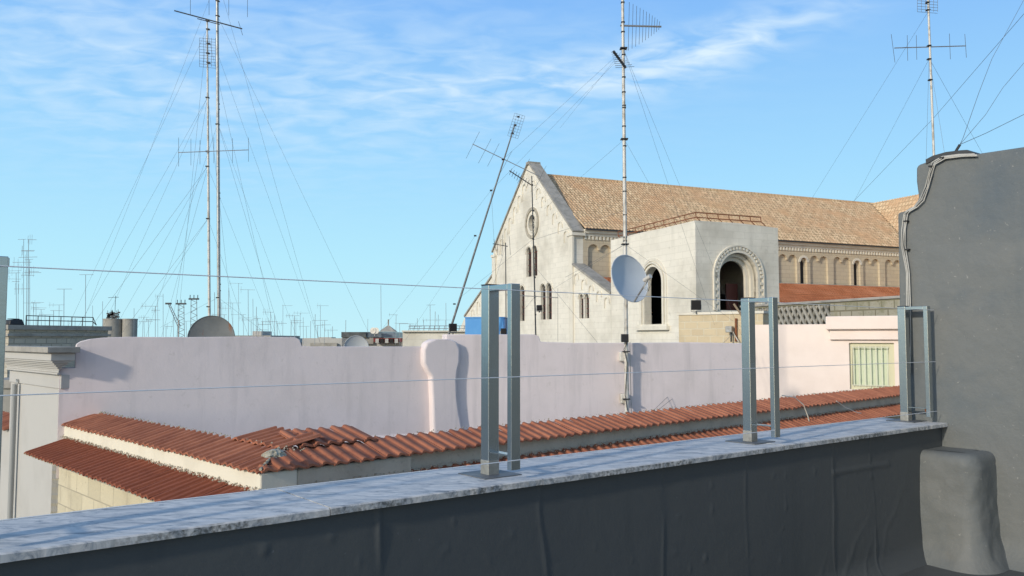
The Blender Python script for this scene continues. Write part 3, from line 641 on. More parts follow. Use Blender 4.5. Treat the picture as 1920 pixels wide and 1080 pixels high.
# yellow block wall
A = at(1272, 588, 31); B = at(1400, 585, 29.2)
YF = Frame((A.x, A.y, 0), math.degrees(math.atan2(B.x - A.x, B.y - A.y))); YS = 1 if YF.Lc(EYE).y > 0 else -1; YL = YF.Lc(B).x
yb = thing('yellow_block_wall', YF.P(1, 0, -11), 'short wall of yellow stone blocks below the church tower, behind the pink wall', 'wall')
MB(YF).box(0, YL + .6, min(0, -.5 * YS), max(0, -.5 * YS), -11, A.z - .06).build('block_wall', YBLOCK, yb, bevel=.02)
MB(YF).box(-.05, YL + .65, min(.04 * YS, -.5 * YS), max(.04 * YS, -.5 * YS), A.z - .06, A.z + .03).build('cap_course', TRIM, yb)
def yh(px, py, o=.05): return YF.hit(px, py, v=o * YS)
pl_ = MB(YF); p_, q_ = yh(1380, 640), yh(1380, 597)
pl_.tube([(p_.x, p_.y, p_.z), (q_.x, q_.y, q_.z)], .045, 8).build('rusty_strip', RUST, yb)
MB(YF).tube([yh(1376, 570, .2), yh(1398, 602, .2)], .04, 8).build('wooden_prop', mat('grey_wood', (.25, .19, .13), .9), yb)
lm = thing('wall_junction_box', YF.P(*yh(1370, 616, .1)), 'small grey aerial junction box on a bracket, on the yellow block wall', 'junction box')
c_ = yh(1368, 617, .2); MB(YF).box(c_.x - .12, c_.x + .12, c_.y - .1, c_.y + .1, c_.z - .12, c_.z + .10).build('box', MAST, lm, bevel=.02)
MB(YF).tube([yh(1371, 622, .15), yh(1371, 641, .15)], .03, 6).build('bracket', MASTD, lm)
MB(YF).tube([yh(1374, 622, .2), yh(1387, 645, .2)], .02, 6).build('stay', MASTL, lm)

# ================================================================== church
CFo = at(1075, 600, 65.0)
CF = Frame((CFo.x, CFo.y, 0), 66.5)
def fh(px, py, u=0.0): p = CF.hit(px, py, u=u); return (p.y, p.z)
def sh(px, py, v=0.0): p = CF.hit(px, py, v=v); return (p.x, p.z)
ch = thing('church', CF.P(10, 5, -11), 'large pale limestone church with a gabled front and a long tiled nave roof', 'church')
vL = fh(925, 500)[0]; vmid = (0 + vL) / 2 ; zAp = fh(992, 309)[1]; zSh = fh(1075, 433)[1]
zEav = sh(1120, 432)[1]
zRdg = CF.hit(1022, 329, v=vmid).z
print('church W', vL, 'apex v', fh(992, 309), 'mid', vmid, 'zsh', zSh, 'eave', zEav, 'ridge', zRdg, 'depth', CFo)
def arch(cx, z0, w_, ztop, n=10):
    r = w_ / 2; zs = ztop - r
    return [(cx - r, z0), (cx + r, z0)] + [(cx + r * cos(pi * k / n), zs + r * sin(pi * k / n)) for k in range(n + 1)]
def circ(cx, cz, r, n=28): return [(cx + r * cos(2 * pi * k / n), cz + r * sin(2 * pi * k / n)) for k in range(n)]
rc = fh(998, 418); 
facade_out = [(vL + 4.9, -11)]
la0 = fh(872, 594); la1 = fh(925, 516); ra0 = fh(1075, 497); ra1 = fh(1146, 551)
vT0, vT1 = fh(1305, 500)[0], fh(1145, 500)[0]
facade_out = [(la0[0] + 2, -11), (la0[0] + 2, la0[1] - 1.6), la0, la1, (vL, zSh - 1.2), (vL, zSh), (vmid + .25, zAp), (vmid - .25, zAp), (0, zSh), (0, ra0[1]), (ra1[0] + 0.0, ra1[1]), (vT1 + .0, ra1[1] - .3), (vT1, -11)]
def bif(x0, x1, x2, x3, y0, y1):
    a, b, c, d = [fh(x, (y0 + y1) / 2)[0] for x in (x0, x1, x2, x3)]; zt_ = fh((x1 + x2) / 2, y0)[1]; zb2 = fh((x1 + x2) / 2, y1)[1]
    return [arch((a + b) / 2, zb2, abs(a - b), zt_), arch((c + d) / 2, zb2, abs(c - d), zt_)]
wins = [bif(987, 996.5, 998.5, 1007.5, 462, 518), bif(1014, 1023, 1025, 1034.5, 532, 599), bif(1086, 1094, 1096, 1104.5, 551, 597), bif(965, 973, 975, 983.5, 537, 602)]
holes = [circ(rc[0], rc[1], .72)] + [h for w_ in wins for h in w_]
fac = MB(CF).slab('u', 0, .9, facade_out, holes).build('facade_wall', LIME, ch)
MB(CF).slab('u', .34, .38, circ(rc[0], rc[1], .715)).build('rose_pane', PANE, ch)
rs = MB(CF)
def ring(m, ax, c, cz, r0, r1, d0, d1, n=28, a0=0, a1=2 * pi):
    vs = []; fs = []
    for k in range(n + 1):
        t = a0 + (a1 - a0) * k / n
        for (r_, d_) in ((r0, d0), (r1, d0), (r1, d1), (r0, d1)):
            x, z = c + r_ * cos(t), cz + r_ * sin(t); vs.append((d_, x, z) if ax == 'u' else (x, d_, z))
    for k in range(n):
        for q in range(4): fs.append((k * 4 + q, k * 4 + (q + 1) % 4, (k + 1) * 4 + (q + 1) % 4, (k + 1) * 4 + q))
    m.add(vs, fs)
ring(rs, 'u', rc[0], rc[1], 1.12, 1.38, -.10, .05); rs.build('rose_ring', mat('rough_grey_ring_stone', (.45, .41, .33), .95, var=(3, (.28, .26, .21), .42, .65), bump=(12, .5)), ch)
rs = MB(CF); ring(rs, 'u', rc[0], rc[1], .72, .86, -.06, .05); rs.build('rose_frame', TRIM, ch)
rs = MB(CF)
for k in range(8):
    t = pi * k / 4; rs.bar((.26, rc[0], rc[1]), (.26, rc[0] + .72 * cos(t), rc[1] + .72 * sin(t)), .06, .06, up=(1, 0, 0))
rs.build('rose_tracery', TRIM, ch)
for w_ in wins:
    zb2 = w_[0][0][1]; a = min(min(p[0] for p in h) for h in w_); b = max(max(p[0] for p in h) for h in w_); zt_ = max(p[1] for p in w_[0])
    wo = MB(CF).box(.24, .28, a - .1, b + .1, zb2 - .1, zt_ + .1).build('window', PANE, ch)
    fr = MB(CF)
    for h in w_:
        x0_, x1_ = min(p[0] for p in h), max(p[0] for p in h); r_ = (x1_ - x0_) / 2
        ring(fr, 'u', (x0_ + x1_) / 2, zt_ - r_, r_ + .06, r_ + .2, -.07, .04, 10, 0, pi)
    fr.build('arch_moulding', TRIM, wo)
    cx = (w_[0][2][0] if False else (max(p[0] for p in w_[1]) + min(p[0] for p in w_[0])) / 2)
    MB(CF).tube([(.08, cx, zb2), (.08, cx, zt_ - .5)], .075, 8).build('colonnette', TRIM, wo, smooth=True)
    mu = MB(CF)
    nm = 5
    for k in range(1, nm):
        z = zb2 + (zt_ - zb2) * k / nm
        for h in w_: mu.box(.19, .22, min(p[0] for p in h), max(p[0] for p in h), z - .03, z + .03)
    for h in w_:
        c0_ = (min(p[0] for p in h) + max(p[0] for p in h)) / 2; mu.box(.192, .218, c0_ - .03, c0_ + .03, zb2, zt_ - .1)
    mu.build('glazing_bars', REDFR, wo)
# hanging arches under the gable and aisle slopes
ar = MB(CF)
def hang(v, z, r, leg):
    ar = MB(CF)
    ring(ar, 'u', v, z, r - .05, r + .06, -.08, .02, 8, 0, pi); ar.box(-.08, .02, v + r - .05, v + r + .06, z - leg, z); 
    ar.box(-.08, .02, v - r - .06, v - r + .05, z - leg * .25, z)
    ar.build('hanging_arch', TRIM, ch)
for k in range(7):
    t = (k + .9) / 8
    zt_ = zSh + (zAp - zSh) * (1 - t)
    hang(vmid * (1 - t) + .35 * (1 - t) * 0 - 0 + (0), zt_ - 1.15, .36, .55)
    hang(vmid + (vL - vmid) * t, zt_ - 1.15, .36, 1.1)
for k in range(5):
    t = (k + .5) / 5; hang(ra0[0] + (ra1[0] - ra0[0]) * t, ra0[1] + (ra1[1] - ra0[1]) * t - .8, .34, .45)
    hang(la1[0] + (la0[0] - la1[0]) * t, la1[1] + (la0[1] - la1[1]) * t - .8, .34, .9)
# coping of the gable, aisle copings
cp = MB(CF)
def cope(p, q, t=.15, d0=-.14, d1=.98):
    p = Vector((0, p[0], p[1])); q = Vector((0, q[0], q[1])); n_ = Vector((0, -(q - p).z, (q - p).y)).normalized() * t
    if n_.z < 0: n_ = -n_
    cp.hexa([(d0, p.y, p.z), (d1, p.y, p.z), (d1, q.y, q.z), (d0, q.y, q.z), (d0, p.y + n_.y, p.z + n_.z), (d1, p.y + n_.y, p.z + n_.z), (d1, q.y + n_.y, q.z + n_.z), (d0, q.y + n_.y, q.z + n_.z)])
cope((-.15, zSh - .1), (vmid - .2, zAp)); cope((vL + .15, zSh - .1), (vmid + .2, zAp)); cope(ra0, ra1, .16); cope(la1, la0, .16)
cp.box(-.16, 1.0, vmid - .3, vmid + .3, zAp + .02, zAp + .26)
cp.build('gable_coping', COPE, ch)
tr_ = MB(CF)
tr_.box(-.12, .05, -.12, .55, -11, zSh - .35); tr_.box(-.2, 1.0, -.25, .8, zSh - .35, zSh - .12); tr_.build('corner_pilaster', TRIM, ch); tr_ = MB(CF); tr_.box(-.12, .05, vL - .75, vL + .1, -11, zSh - .6); tr_.box(-.2, .9, vL - .9, vL + .2, zSh - .6, zSh - .35)
tr_.build('corner_pilaster', TRIM, ch)
# nave
LEN = sh(1760, 500)[0] + 14
uT = CF.hit(1630, 383, v=vmid).x
zCl = sh(1500, 531)[1]
print('LEN', LEN, 'uT', uT, 'zCl', zCl, 'slope', zRdg - zEav, vmid)
bays = []
front = MB(CF); hl = []
def bayw(uw, k=1.0):
    g = []
    w1 = .52 * k
    g.append(arch(uw, zCl - .3, 1.35 * k, zEav - 1.35))
    for s_ in (-1, 1):
        c1_, c2_ = uw + s_ * 2.05 * k, uw + s_ * 3.85 * k; x0_ = min(c1_, c2_) - .82 * k; x1_ = max(c1_, c2_) + .82 * k
        zs = zEav - 1.6; r_ = .80 * k; pts_ = [(x0_, zCl - .3), (x1_, zCl - .3)]
        for c in (max(c1_, c2_), min(c1_, c2_)): pts_ += [(c + r_ * cos(pi * q / 8), zs + r_ * .95 * sin(pi * q / 8)) for q in range(9)]
        g.append(pts_)
    return g
w1u, w2u = sh(1507, 505)[0], sh(1607, 508)[0]; per = w2u - w1u; kk = per / 10.4
print('bay', w1u, w2u, per)
wu = w1u - 3 * per
cents = [w1u + per * i for i in range(-int(w1u / per), 4) if 3 < w1u + per * i < LEN - 5]
for c in cents: hl += bayw(c, kk)
front.slab('v', 0, .22, [(.9, zCl - 1.0), (LEN, zCl - 1.0), (LEN, zEav - .5), (.9, zEav - .5)], hl).build('clerestory_arcade', LIME2, ch)
bk_ = MB(CF); bh2 = [arch(c - .0, zCl - .2, .75 * kk, zEav - 1.6) for c in cents]
bk_.slab('v', .22, .8, [(.9, zCl - 8), (LEN, zCl - 8), (LEN, zEav), (.9, zEav)], bh2).build('clerestory_wall', LIME2, ch)
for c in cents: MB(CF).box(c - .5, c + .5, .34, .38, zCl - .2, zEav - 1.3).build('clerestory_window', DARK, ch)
for c in cents:
    sm = MB(CF); ring(sm, 'v', c, zEav - 1.35 - .675 * kk, .66 * kk, .66 * kk + .2, -.06, .05, 12, 0, pi)
    sm.build('arch_moulding', TRIM, ch)
cn = MB(CF); cn.box(.9, LEN, -.12, .5, zEav - .5, zEav - .28); cn.box(.9, LEN, -.28, .5, zEav - .28, zEav - .08); cn.box(.9, LEN, -.38, .5, zEav - .08, zEav)
cn.build('cornice', TRIM, ch)
dn = MB(CF); k = 1.0
while k < LEN: dn.box(k, k + .17, -.10, .05, zEav - .78, zEav - .5); k += .34
dn.build('dentils', TRIM, ch)
def corr_roof(F, u0, u1, pfun, per, hh, ns, seed=0):
    """ribs run down the slope; pfun(u, s) -> (u,v,z) with s in 0..1 eave->ridge"""
    rnd = random.Random(seed); m = MB(F); n = int((u1 - u0) / per)
    for i in range(n):
        b = u0 + i * per; cs = [(0, 0), (.28, .9), (.5, 1), (.72, .9), (1, 0)]
        for j in range(ns):
            m.tint = min(1, max(0, rnd.gauss(.5, .22)))
            dz = .018
            vs = []
            for s_, e in ((j / ns, dz), ((j + 1) / ns, 0)):
                for x, h in cs: p = pfun(b + x * per, s_); vs.append((p[0], p[1], p[2] + h * hh + e))
            m.add(vs, [(q, q + 1, q + 6, q + 5) for q in range(4)])
    return m
vo = -.45; zo = zEav + .02
def nave_p(u, s_): return (u, vo + (vmid - vo) * s_, zo + (zRdg - zo) * s_)
corr_roof(CF, .9, LEN, nave_p, .30, .07, 26, 1).build('nave_roof', ROOFT, ch, recalc=False)
MB(CF).add([(.9, vo, zo - .03), (LEN, vo, zo - .03), (LEN, vmid, zRdg - .03), (.9, vmid, zRdg - .03), (.9, vL + .45, zo - .03), (LEN, vL + .45, zo - .03)], [(0, 1, 2, 3), (3, 2, 5, 4)]).build('roof_deck', ROOFT, ch)
MB(CF).tube([(.9, vmid, zRdg + .03), (LEN, vmid, zRdg + .03)], .13, 8).build('ridge_tiles', ROOFT, ch, smooth=True)
MB(CF).box(.9, LEN, vo - .08, vo + .02, zo - .08, zo + .03).build('gutter', MASTD, ch)
# transept roof crossing the nave, ridge running towards the viewer's right
def tra_p(v, s_):
    return (uT - 4.2 * (1 - s_), v, zo + (zRdg - zo) * s_)
tm = MB(CF); rnd = random.Random(3)
for i in range(int((22 + vmid) / .32)):
    v0_ = vmid - i * .32; v1_ = v0_ - .32
    smin = max(0.0, min(1.0, (v0_ - vo) / (vmid - vo)))
    for j in range(22):
        s0, s1 = smin + (1 - smin) * j / 22, smin + (1 - smin) * (j + 1) / 22
        if s1 - s0 < 1e-4: continue
        tm.tint = min(1, max(0, rnd.gauss(.5, .22))); a, b, c, d = tra_p(v0_, s0), tra_p(v1_, s0), tra_p(v1_, s1), tra_p(v0_, s1); m0 = tra_p((v0_ + v1_) / 2, s0); m1 = tra_p((v0_ + v1_) / 2, s1)
        u_ = Vector((0, 0, .07)); tm.add([a, Vector(m0) + u_, b, c, Vector(m1) + u_, d], [(0, 1, 4, 5), (1, 2, 3, 4)])
tm.build('transept_roof', ROOFT, ch, recalc=False)
hw = 4.2
MB(CF).box(uT - hw + .5, uT + hw, -22, 0, -11, zo - .05).build('transept_wall', LIME2, ch)
# aisle roof (red)
def aisle_p(u, s_): return (u, -7.5 + 7.5 * s_, zCl - 3.2 + 3.1 * s_)
corr_roof(CF, .9, uT - hw + .5, aisle_p, .30, .06, 16, 2).build('aisle_roof', ROOFR, ch, recalc=False)
MB(CF).box(.9, LEN, -7.4, 0, -11, zCl - 3.3).build('aisle_wall', LIME, ch)
tagp = MB(CF).box(.9, LEN, -.05, .05, zCl - .14, zCl - .02).build('roof_flashing', COPE, ch)

# tower in front of the nave
zT = CF.hit(1305, 413, u=-.12).z; vt0 = CF.hit(1304, 450, u=-.12).y; vt1 = CF.hit(1145, 450, u=-.12).y; ut1 = CF.hit(1459, 450, v=vt0).x
print('tower', vt0, vt1, ut1, zT)
tw = .55; u0_ = -.12
def th_(px, py): p = CF.hit(px, py, u=u0_); return (p.y, p.z)
def rh_(px, py): p = CF.hit(px, py, v=vt0); return (p.x, p.z)
a_, b_ = th_(1208, 550)[0], th_(1241, 550)[0]; lw = abs(a_ - b_); lc = (a_ + b_) / 2; lzb, lzt = th_(1228, 608)[1], th_(1228, 500)[1]
a2, b2 = rh_(1360, 540)[0], rh_(1410, 540)[0]; rw = abs(a2 - b2); rcx = (a2 + b2) / 2; rzb, rzt = rh_(1376, 582)[1], rh_(1380, 487)[1]
def jag(z): return z
top_l = [(vt0, zT), (vt0 + (vt1 - vt0) * .35, zT - .04), (vt0 + (vt1 - vt0) * .6, zT - .02), (vt1, zT - .1)]
MB(CF).slab('u', u0_, u0_ + tw, [(vt0, -11), (vt1, -11)] + top_l[::-1], [arch(lc, lzb, lw, lzt, 14)]).build('tower_front', LIME, ch)
MB(CF).slab('v', vt0, vt0 + tw, [(u0_ + tw, -11), (ut1, -11), (ut1, zT - .12), (ut1 * .5, zT + .02), (u0_ + tw, zT)], [arch(rcx, rzb, rw + .9, rzt + .45, 14)]).build('tower_side', LIME, ch)
# stepped splay inside the side window
for k, (dr, d) in enumerate(((.66, .16), (.42, .38), (.16, .60))):
    ow = arch(rcx, rzb - .02, rw + 1.1, rzt + .55, 14); iw = arch(rcx, rzb, rw + 2 * (dr - .16) * .9, rzt + (dr - .16) * .9, 14)
    MB(CF).slab('v', vt0 + d, vt0 + d + .2, [(ow[0][0], ow[0][1] - .05)] + [(ow[1][0], ow[1][1] - .05)] + ow[2:], [iw]).build('splayed_arch', TRIM, ch)
MB(CF).slab('u', ut1 - tw, ut1, [(vt0 + tw, -11), (vt1, -11), (vt1, zT - .1), (vt0 + tw, zT - .1)]).build('tower_back', LIME, ch)
MB(CF).slab('v', vt1 - tw, vt1, [(u0_ + tw, -11), (ut1 - tw, -11), (ut1 - tw, zT - .1), (u0_ + tw, zT - .1)], [arch(rcx + .8, rzb, rw * 1.0, rzt, 10)]).build('tower_back', LIME, ch)
MB(CF).box(u0_ + .1, ut1 - .1, vt0 + .1, vt1 - .1, zT - .9, zT - .5).build('tower_roof', CONC, ch)
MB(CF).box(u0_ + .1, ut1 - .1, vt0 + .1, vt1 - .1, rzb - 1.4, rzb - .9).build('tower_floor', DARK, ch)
am = MB(CF)
r_ = lw / 2
for rr, t_, d_ in ((r_ + .02, .12, .05), (r_ + .22, .1, .12), (r_ + .40, .18, .06)):
    ring(am, 'u', lc, lzt - r_, rr, rr + t_, u0_ - d_, u0_ + .05, 18, 0, pi)
    for s_ in (-1, 1): x = lc + s_ * (rr + t_ / 2); am.box(u0_ - d_, u0_ + .05, x - t_ / 2, x + t_ / 2, lzb, lzt - r_)
am.box(u0_ - .25, u0_ + .05, lc - r_ - .85, lc + r_ + .85, lzb - .38, lzb - .12); am.box(u0_ - .16, u0_ + .05, lc - r_ - .7, lc + r_ + .7, lzb - .12, lzb)
am.build('window_surround', TRIM, ch)
am = MB(CF); R2 = (rw + .9) / 2
for rr, t_, d_ in ((R2 + .0, .16, .04), (R2 + .38, .10, .10)):
    ring(am, 'v', rcx, rzt + .45 - R2, rr, rr + t_, vt0 - d_, vt0 + .05, 22, 0, pi)
    for s_ in (-1, 1): x = rcx + s_ * (rr + t_ / 2); am.box(x - t_ / 2, x + t_ / 2, vt0 - d_, vt0 + .05, rzb, rzt + .45 - R2)
for k in range(34):      # beads between the two mouldings
    if k < 22: t = pi * k / 21; x, z = rcx + (R2 + .27) * cos(t), rzt + .45 - R2 + (R2 + .27) * sin(t)
    else:
        s_ = 1 if k % 2 else -1; z = rzt + .45 - R2 - (k - 21) // 2 * .42; x = rcx + s_ * (R2 + .27)
    am.box(x - .08, x + .08, vt0 - .09, vt0 + .03, z - .08, z + .08)
am.build('window_surround', TRIM, ch)
MB(CF).box(u0_ + 2.6, u0_ + 2.7, vt0 + 1.2, vt1 - 1.2, lzb - 1, zT - 1).build('tower_shade_slab', DARK, ch)  # added near-black slabs behind both openings, so the tower inside looks unlit
MB(CF).box(u0_ + 2.8, ut1 - 1.2, vt0 + 3.2, vt0 + 3.3, lzb - 1, rzb + 1.2).build('tower_shade_slab', DARK, ch)
MB(CF).box(rcx + .3, rcx + 1.2, vt0 + 1.6, vt0 + 1.7, rzb, rzb + 1.8).build('red_panel', REDFR, ch)
# rusty railing lying on the tower roof
rl = MB(CF); hR = .55
path = [(u0_ + .25, vt1 - .6, zT - .1), (u0_ + .25, vt0 + .3, zT), (ut1 * .82, vt0 + .3, zT)]
for hz in (hR, hR * .45): rl.tube([(p[0], p[1], p[2] + hz) for p in path], .035, 5)
for a, b, n in ((path[0], path[1], 9), (path[1], path[2], 7)):
    for k in range(n):
        q = Vector(a).lerp(Vector(b), k / (n - 1)); dd = (Vector(b) - Vector(a)).normalized() * .25
        rl.tube([q + Vector((0, 0, hR)), q + dd * .2 + Vector((0, 0, .25)), q + dd + Vector((0, 0, .12)), q + dd * 1.5 + Vector((0, 0, 0))], .03, 5)
rl.build('rusty_railing', RUST, ch)

# floodlights
def flood(px, py, Y, sz, yaw, label, cat='floodlight'):
    p = at(px, py, Y); t = thing('floodlight', p, label, cat)
    F = Frame((p.x, p.y, p.z), yaw); s_ = sz
    MB(F).box(-s_ * .5, s_ * .5, -.06, .06, -s_ * .5, s_ * .5).build('housing', BLACK, t, bevel=.015)
    MB(F).box(-s_ * .42, s_ * .42, -.07, -.061, -s_ * .4, s_ * .4).build('glass', PANE, t)
    MB(F).tube([(-s_ * .52, 0, 0), (-s_ * .52, 0, -s_ * .62), (s_ * .52, 0, -s_ * .62), (s_ * .52, 0, 0)], .015, 5).build('yoke', MAST, t)
    MB(F).tube([(0, 0, -s_ * .62), (0, 0, -s_ * .9)], .02, 5).build('stem', MASTD, t)
    return t
flood(1305, 572, 30.4, .36, 93, 'square black floodlight standing on the yellow block wall')

# ================================================================== aerials
def wp(px, py, Y): return at(px, py, Y)
def wire(t, a, b, r=.0030, m=None, sag=0.0, name='guy_wire'):
    a, b = Vector(a), Vector(b); pts_ = [a.lerp(b, k / 8) - Vector((0, 0, sag * 4 * (k / 8) * (1 - k / 8))) for k in range(9)] if sag else [a, b]
    MB().tube(pts_, r, 4).build(name, m or GUY, t)
def aerial(t, Y, p, q, els, r=.013, er=.006, name='yagi_boom', dark=False):
    """boom from picture p to q; els = [(x, y_top, y_bottom)] or pairs of points"""
    bm_ = MB().tube([wp(*p, Y), wp(*q, Y)], r, 6).build(name, MASTD if dark else MAST, t)
    for e in els:
        a, b = ((e[0], e[1]), (e[0], e[2])) if len(e) == 3 else ((e[0], e[1]), (e[2], e[3]))
        MB().tube([wp(*a, Y), wp(*b, Y)], er, 5).build('element', MASTD, bm_)
def gridref(t, Y, x0, y0, x1, y1, nh, nv, tiltx=0.0):
    m = MB()
    for k in range(nh + 1):
        s_ = k / nh; m.tube([wp(x0 + tiltx * s_, y0 + (y1 - y0) * s_, Y), wp(x1 + tiltx * s_, y0 + (y1 - y0) * s_ + 3, Y)], .0045, 4)
    for k in range(nv + 1):
        s_ = k / nv; m.tube([wp(x0 + (x1 - x0) * s_, y0, Y), wp(x0 + (x1 - x0) * s_ + tiltx, y1, Y)], .0045, 4)
    m.build('grid_reflector', GUY, t)
def clamps(t, Y, pts_, w_=.04, h_=.05):
    for (x, y) in pts_:
        p = wp(x, y, Y); MB().box(p.x - w_, p.x + w_, p.y - w_, p.y + w_, p.z - h_ / 2, p.z + h_ / 2).build('clamp', BLACK, t)
ZR = .2     # hidden roof behind the pink wall
rb1 = MB(WFm).box(.35, ub_x, .43, 14, -11, ZR)
MB(WR).box(.6, whr(1396, 644)[0] - .1, .43, 12, -11, ZR - .01).build('flat_roof_wing', CONC, None)
tag(bpy.data.objects['flat_roof_wing'], 'wing of the flat roofed block hidden behind the right half of the pink wall', 'building')
tag(rb1.build('flat_roofed_building', CONC), 'flat roofed block whose roof lies hidden behind the pink wall, carrying the aerials', 'building')
def mast(px0, py0, px1, py1, Y, r, r1, m, label, Ybase=None, name='aerial_mast', zb=ZR, group='television aerial masts with guy wires'):
    a, b = wp(px0, py0, Y), wp(px1, py1, Y)
    d = b - a; base = a - d * ((a.z - zb) / d.z) if zb is not None else a
    t = thing(name, base, label, 'aerial mast', group)
    MB().tube([base, a.lerp(b, .33), a.lerp(b, .66), b], r, 10, r1).build('mast', m, t, smooth=True)
    return t
# M1
Y1 = 23.0
m1 = mast(392.5, 590, 388.5, 38, Y1, .042, .022, MASTL, 'slimmer of the twin tall masts at left, with tilted boom and grid reflector')
aerial(m1, Y1, (327, 20), (454, 54), [], .018, name='tilted_boom', dark=True)
aerial(m1, Y1 - .05, (370, 35), (412, 46), [(447, 40, 455, 66)], .012, name='boom_brace', dark=True)
gridref(m1, Y1 - .1, 374, 71, 404, 125, 10, 4)
clamps(m1, Y1, [(389, 39), (390, 55), (391, 82), (390, 100), (391, 118), (389, 183), (389, 284), (389, 312), (390, 410), (391, 575)], .045, .03)
aerial(m1, Y1 - .08, (334, 286), (466, 281), [(335, 258, 312), (358, 260, 310), (375, 263, 308), (401, 258, 306), (436, 259, 305), (466, 258, 303)], .011, .005)
G = lambda x, y, Y: wp(x, y, Y)
for (xt, yt, xb, yb, Yb) in ((388, 55, 115, 625, 26), (388, 55, 330, 628, 30), (388, 55, 520, 630, 27), (389, 183, 130, 628, 24), (389, 183, 318, 626, 30), (389, 183, 180, 628, 27),
                             (389, 312, 150, 628, 22), (389, 312, 200, 628, 27), (390, 410, 215, 628, 22), (390, 410, 240, 628, 26), (389, 312, 520, 628, 26), (390, 410, 470, 628, 25), (390, 312, 300, 628, 31), (390, 183, 440, 628, 29)):
    wire(m1, G(xt, yt, Y1), G(xb, yb + 14, Yb))
# M2
m2 = mast(410.5, 592, 407, -60, Y1 + .5, .050, .040, MAST, 'thicker of the twin tall masts at left, running out of the frame')
aerial(m2, Y1 + .4, (350, -25), (470, -28), [(357, -60, 27), (392, -50, 28), (429, -60, 29), (464, -60, 32)], .012, .006)
clamps(m2, Y1 + .5, [(408, 2), (408, 30), (408, 233), (409, 558)], .05, .03)
for (x, y) in ((411, 195), (411, 205), (412, 362), (412, 372), (413, 533), (413, 545)):
    clamps(m2, Y1 + .5, [(x, y)], .015, .03)
for (xt, yt, xb, yb, Yb) in ((408, 30, 700, 628, 27), (408, -40, 600, 628, 28), (408, 233, 270, 628, 26), (409, 233, 560, 628, 27), (409, 233, 530, 628, 24), (408, -40, 140, 628, 27), (408, 100, 600, 628, 30), (409, 558, 300, 600, 32), (409, 558, 500, 612, 28)):
    wire(m2, G(xt, yt, Y1 + .5), G(xb, yb + 14, Yb))
# M3 leaning
Y3 = 26.0
m3 = mast(848, 606, 966, 232, Y3, .040, .020, MASTG, 'mast leaning steeply to the right, left of the church gable', zb=ZR + .4)
aerial(m3, Y3, (886, 270), (1012, 331), [(899, 247, 874, 297), (921, 260, 897, 306), (936, 269, 914, 312), (960, 283, 939, 323), (993, 298, 970, 344), (1024, 311, 1004, 352)], .013, .005)
g3 = MB()
ax_ = (wp(966, 232, Y3) - wp(848, 606, Y3)).normalized()
ox = Vector((ax_.z, 0, -ax_.x)); c0 = wp(968, 236, Y3 - .1)
for k in range(9): q = c0 + ax_ * (-.38 + k * .095); g3.tube([q - ox * .17, q + ox * .17], .004, 4)
for k in range(5): q = c0 + ox * (-.17 + k * .085); g3.tube([q - ax_ * .38, q + ax_ * .38], .004, 4)
g3.build('grid_reflector', GUY, m3)
clamps(m3, Y3, [(966, 235), (972, 219), (961, 250), (943, 299), (921, 357), (891, 442), (852, 570)], .04, .04)
for (xt, yt, xb, yb, Yb) in ((921, 357, 700, 628, 30), (921, 357, 1180, 90, 30), (891, 442, 760, 628, 30), (921, 357, 935, 600, 30), (943, 299, 1150, 110, 28)):
    wire(m3, G(xt, yt, Y3), G(xb, yb + (0 if yb < 300 else 10), Yb))
flood(849, 614, 25.6, .24, 70, 'small black floodlight at the foot of the leaning mast')
# M4 on the wall
Yw = WR.P(*WR.hit(1005, 640, v=.2)).y
zt4 = wp(1005, 628, Yw).z
m4 = mast(1004.5, 627, 997, 330, Yw, .020, .013, MASTD, 'thin dark mast before the round church window, with a short comb aerial', zb=zt4 - .3)
aerial(m4, Yw, (955, 320), (998, 348), [(960 + 4.6 * k, 316 + 3 * k, 955 + 4.6 * k, 328 + 3 * k + k * .5) for k in range(8)], .014, .006, 'log_periodic_boom', dark=True)
aerial(m4, Yw - .1, (950, 553), (1046, 558), [(1046, 541, 640)], .010, .004)
clamps(m4, Yw, [(998, 347), (1000, 395), (1000, 448), (1003, 556), (1003, 520), (1004, 590)], .022, .04)
wire(m4, G(1000, 448, Yw), G(860, 560, Yw + 3)); wire(m4, G(1003, 556, Yw), G(975, 590, Yw)); wire(m4, G(1003, 500, Yw), G(1120, 642, Yw + 1.2)); wire(m4, G(1000, 450, Yw), G(1180, 392, Yw + 6))
flood(1011, 577, Yw - .1, .13, 84, 'small black floodlight clamped to the thin mast before the church')
# M5
Yv = WR.P(*WR.hit(948, 630, v=.2)).y
m5 = mast(949, 627, 948, 455, Yv, .014, .012, MASTD, 'short thin mast beside the blue tank, before the left church corner', zb=wp(948, 627, Yv).z - .3)
aerial(m5, Yv, (924, 457), (952, 462), [(926, 448, 930, 470), (932, 446, 933, 478), (943, 440, 941, 480), (955, 443, 957, 478)], .010, .005, dark=True)
wire(m5, G(948, 462, Yv), G(905, 600, Yv + 1)); 
flood(944, 621, Yv - .05, .14, 88, 'small black lamp beside the blue panel on top of the pink wall')
